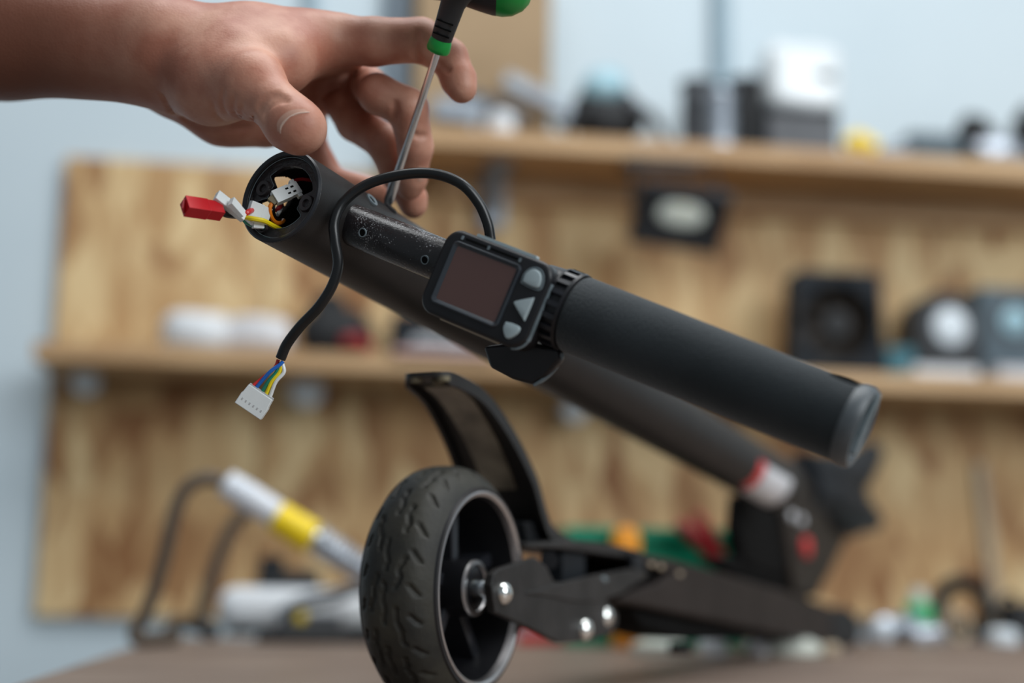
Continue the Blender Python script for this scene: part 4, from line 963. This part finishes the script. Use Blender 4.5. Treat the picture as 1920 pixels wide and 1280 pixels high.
# white case with a black block on it
c, h = pbox(408, 1102, 690, 1190, onz(560, 1200)[1]+.075, .07, ZT)
ws = thing('soldering_station', 'low white soldering station with rounded edges behind the black stand tray', 'station', (c[0], c[1], ZT))
MB().box(c+Z*.003, (h[0], h[1], h[2]-.003)).build('station_body', 'white', ws, 40, bevel=.014)
MB().box((c[0]+h[0]*.3, c[1]-h[1]-.001, c[2]-h[2]*.3), (h[0]*.34, .003, h[2]*.22)).build('front_panel', 'darkgrey', ws, 0, bevel=.001)
for s_ in (-1, 1): MB().box((c[0]+s_*h[0]*.7, c[1], ZT+.002), (.012, h[1]*.7, .002)).build('foot', 'black', ws, 0)
MB().lathe((c[0]+h[0]*.1, c[1]-h[1]-.003, c[2]-h[2]*.2), -Y, [(0, .006), (.006, .005), (.0065, .001)], 16).build('dial', 'yellow', ws)
zt_ = c[2]+h[2]
c3, h3 = pbox(482, 1042, 600, 1108, c[1], .05, zt_)
pb = thing('black_multimeter', 'black block-shaped meter lying on the white soldering station', 'meter', (c3[0], c3[1], zt_))
MB().box(c3-Z*h3[2]*.45, (h3[0], h3[1], h3[2]*.55)).build('meter_body', 'black', pb, 0, bevel=.004); MB().box(c3+np.array([-h3[0]*.55, 0, h3[2]*.45]), (h3[0]*.4, h3[1]*.8, h3[2]*.5)).build('meter_head', 'navy', pb, 0, bevel=.004)
for k, (y0_, y1_, m, lab) in enumerate(((1112, 1092, 'greymetal', 'grey test lead looping over the white soldering station'), (1128, 1104, 'darkgrey', 'dark test lead crossing the white soldering station towards the wheel'))):
    d_ = proj(c)[2]-.055-.015*k
    tag(MB().tube([at(520, y0_+40+8*k, d_-.01), at(560, y0_+12, d_-.01), at(620, y0_-2, d_-.012), at(690, y1_, d_-.015), at(745, y1_+8, d_-.01), at(800, 1150+10*k, d_-.02)], .0032, 8).build('test_lead', m, None), lab, 'lead')
tag(MB().tube([at(520, 938, 1.27), at(482, 945, 1.27), at(438, 985, 1.27), at(408, 1050, 1.27), at(390, 1110, 1.27), at(372, 1170, 1.27)], .0065, 10).build('brown_cable', 'browncable', None), 'brown cable arching down behind the soldering iron cord', 'cable')
p = onz(335, 1190, ZT); tag(MB().tube([onz(318, 1196)+Z*.006, onz(345, 1188)+Z*.010, onz(372, 1193)+Z*.008, onz(398, 1200)+Z*.006], .006, 10).build('extension_cord', 'black', None), 'short black cord end lying at the back left corner of the bench', 'cord')
# green parts bin behind the deck, with a handled tool and an orange grip
yb = 1.235
a = ony(1068, 1100, yb); b = ony(1398, 1100, yb); zt = ony(1230, 990, yb)[2]
gb = thing('parts_bin', 'green plastic parts bin standing behind the scooter deck', 'bin', ((a[0]+b[0])/2, yb+.05, ZT))
xm, hw, hz = (a[0]+b[0])/2, (b[0]-a[0])/2, (zt-ZT)/2
MB().box((xm, yb+.002, ZT+hz), (hw, .002, hz)).build('front_wall', 'tray_green', gb, 0); MB().box((xm, yb+.10, ZT+hz), (hw, .002, hz)).build('back_wall', 'tray_green', gb, 0)
for s_ in (-1, 1): MB().box((xm+s_*(hw-.002), yb+.051, ZT+hz), (.002, .047, hz)).build('side_wall', 'tray_green', gb, 0)
MB().box((xm, yb+.051, ZT+.002), (hw-.004, .047, .002)).build('bin_floor', 'tray_green', gb, 0); MB().box((xm, yb-.002, zt-.004), (hw+.003, .003, .004)).build('rim_lip', 'tray_green', gb, 0)
p = ony(1172, 1000, yb-.014); p2 = ony(1172, 1080, yb-.02)
tag(MB().lathe((p[0], yb-.018, ZT), Z, [(0, .011), (.002, .0125), (p[2]-ZT-.004, .0125), (p[2]-ZT+.004, .010), (p[2]-ZT+.006, .001)], 20).build('orange_pot', 'orange', None), 'orange tube standing in front of the green parts bin', 'tube')
q1, q2 = ony(1270, 980, yb-.022), ony(1340, 1046, yb-.022); q3 = np.array([q2[0]+.022, q2[1], ZT+.004])
pr = thing('pliers', 'dark red handled pliers leaning on the green parts bin', 'pliers', q3)
MB().tube([q1, (q1+q2)/2+Z*.003, q2], [.0055, .0075, .006], 14).build('handle', 'darkred', pr); MB().tube([q2, q3], [.004, .003], 10).build('jaw', 'darkgrey', pr); MB().tube([q1+X*.016+Z*.010, (q1+q2)/2+X*.010+Z*.010, q2+X*.004+Z*.002], [.004, .005, .005], 12).build('handle', 'darkred', pr)
p = onz(1020, 1208); tag(MB().box((p[0], p[1]+.01, ZT+.005), (.022, .008, .005)).lathe((p[0]+.02, p[1]+.01, ZT+.005), X, [(0, .004), (.012, .003)], 10).build('red_marker', 'redbtn', None, 30, bevel=.001), 'small red marker lying on the bench right of the wheel', 'marker')
# pale bits below the deck
for px, py, w, hh, m, lab in ((1336, 1207, .011, .011, 'disc', 'round cream cap on the bench below the middle of the deck'), (1480, 1207, .026, .007, 'floodglass', 'long cream plastic clip on the bench below the front of the deck'), (1424, 1214, .010, .006, 'whiteshade', 'small pale clip left of the long cream clip on the bench'), (1240, 1203, .024, .006, 'floodglass', 'flat pale strip on the bench left of the round cream cap'), (1556, 1213, .009, .005, 'tan', 'tiny tan nut under the deck nose on the bench')):
    p = onz(px, 1228, ZT)
    tag(MB().lathe((p[0], p[1], ZT), Z, [(0, w*.9), (.002, w), (hh*1.3, w), (hh*2, w*.6), (hh*2.05, .0005)], 20, sy=1).build({0: 'plastic_cap'}.get(0), m, None), lab, 'cap')
# clutter at the back right of the bench
def tb(px, py, yy): p = ony(px, py, yy); return np.array([p[0], yy, ZT])
Yb = 1.40
p = tb(1644, 1162, Yb); r = .0125
o = thing('silver_roll', 'shiny silver can lying right of the deck nose on the bench', 'can', p)
MB().lathe(p+Z*r-X*.0+Y*0-Y*.02, Y, [(0, r*.8), (.001, r), (.04, r), (.041, r*.8)], 24).build('can_body', 'silver', o); MB().lathe(p+Z*r-Y*.022, Y, [(0, r*.4), (.003, r*.82)], 20).build('can_lid', 'disc', o)
p = tb(1690, 1165, Yb+.01); tag(MB().lathe(p+Z*.013-X*.02, X, [(0, .010), (.002, .013), (.036, .013), (.038, .009)], 20).build('grey_socket', 'greymetal', None), 'grey metal socket lying between silver can and green bottle', 'socket')
p = tb(1722, 1140, Yb+.03); o = thing('green_bottle', 'small green bottle with a pale cap among the clutter on the bench', 'bottle', p)
MB().lathe(p, Z, [(0, .013), (.002, .015), (.034, .015), (.040, .008)], 20).build('bottle_body', 'greenlight', o); MB().lathe(p+Z*.039, Z, [(0, .009), (.014, .008), (.015, .001)], 16).build('bottle_cap', 'floodglass', o)
p = tb(1732, 1185, Yb-.02); tag(MB().blob(p+Z*.009, (.022, .014, .009), jitter=.06, e=.7, seed=11).build('silver_bag', 'silver', None), 'crumpled silvery bag in front of the small green bottle', 'bag')
p = tb(1805, 1130, Yb+.03); o = thing('cable_coil', 'coil of thick black cable at the back right of the bench', 'cable', p)
for k in range(4):
    rr2 = .030-.003*k
    MB().tube([p+X*(rr2*math.cos(a)+.003*k)+Y*(.006*k+.004*math.sin(3*a))+Z*(.034+rr2*1.0*math.sin(a)) for a in np.linspace(0, 2*math.pi, 24)], .0042, 8, 2).build('cable_turn', 'black', o)
MB().lathe(p+Z*.010-Y*.01, Z, [(-.010, .02), (-.002, .02), (0, .016)], 20).build('coil_base', 'black', o)
p = tb(1790, 1178, Yb-.02); tag(MB().lathe(p+Z*.016, unit([.3, -1, .1]), [(0, .011), (0, .016), (.008, .016), (.008, .011), (0, .011)], 28, caps=False).build('tan_ring', 'tan', None), 'tan ring leaning in front of the black cable coil', 'ring')
p = tb(1915, 1150, Yb+.01); o = thing('black_adapter', 'black power adapter at the right edge of the bench', 'adapter', p)
MB().box(p+Z*.020, (.020, .016, .020)).build('adapter_body', 'black', o, 0, bevel=.004); MB().tube([p+Z*.034, p+Z*.048-X*.012, p+Z*.030-X*.03, p+Z*.006-X*.04], .003, 8).build('adapter_cord', 'black', o)
p = tb(1880, 1200, Yb-.05); tag(MB().lathe(p, Z, [(0, .013), (.002, .0155), (.012, .0155), (.016, .010), (.0165, .001)], 20).build('round_tin', 'disc', None), 'white round tin near the front of the right hand clutter', 'tin')
# pale strip standing against the OSB at the right
a = ony(1846, 950, 1.875); b = ony(1868, 1135, 1.875)
tag(MB().box((a+b)/2, (.007, .003, np.linalg.norm(a-b)/2+.06), (np.cross(Y, unit(a-b)), Y, unit(a-b))).build('metal_ruler', 'tan', None, 0), 'thin pale strip hanging on the OSB at the lower right', 'strip')
# repeats of one kind share a group
GROUPS = {'osb_board': 'OSB boards on the back wall', 'wall_shelf': 'pine wall shelves', 'metal_bracket': 'metal offcuts on the upper shelf', 'wire_spool': 'wire spools on the upper shelf', 'white_bag': 'white bags on the lower shelf',
          'paper_pad': 'paper sheets on the lower shelf', 'speaker': 'speakers on the lower shelf', 'white_carton': 'white cartons on the lower shelf', 'test_lead': 'test leads over the soldering station', 'plastic_cap': 'pale bits on the bench under the deck'}
for o in list(col.objects):
    k = o.name.split('.')[0]
    if o.parent is None and k in GROUPS: o['group'] = GROUPS[k]
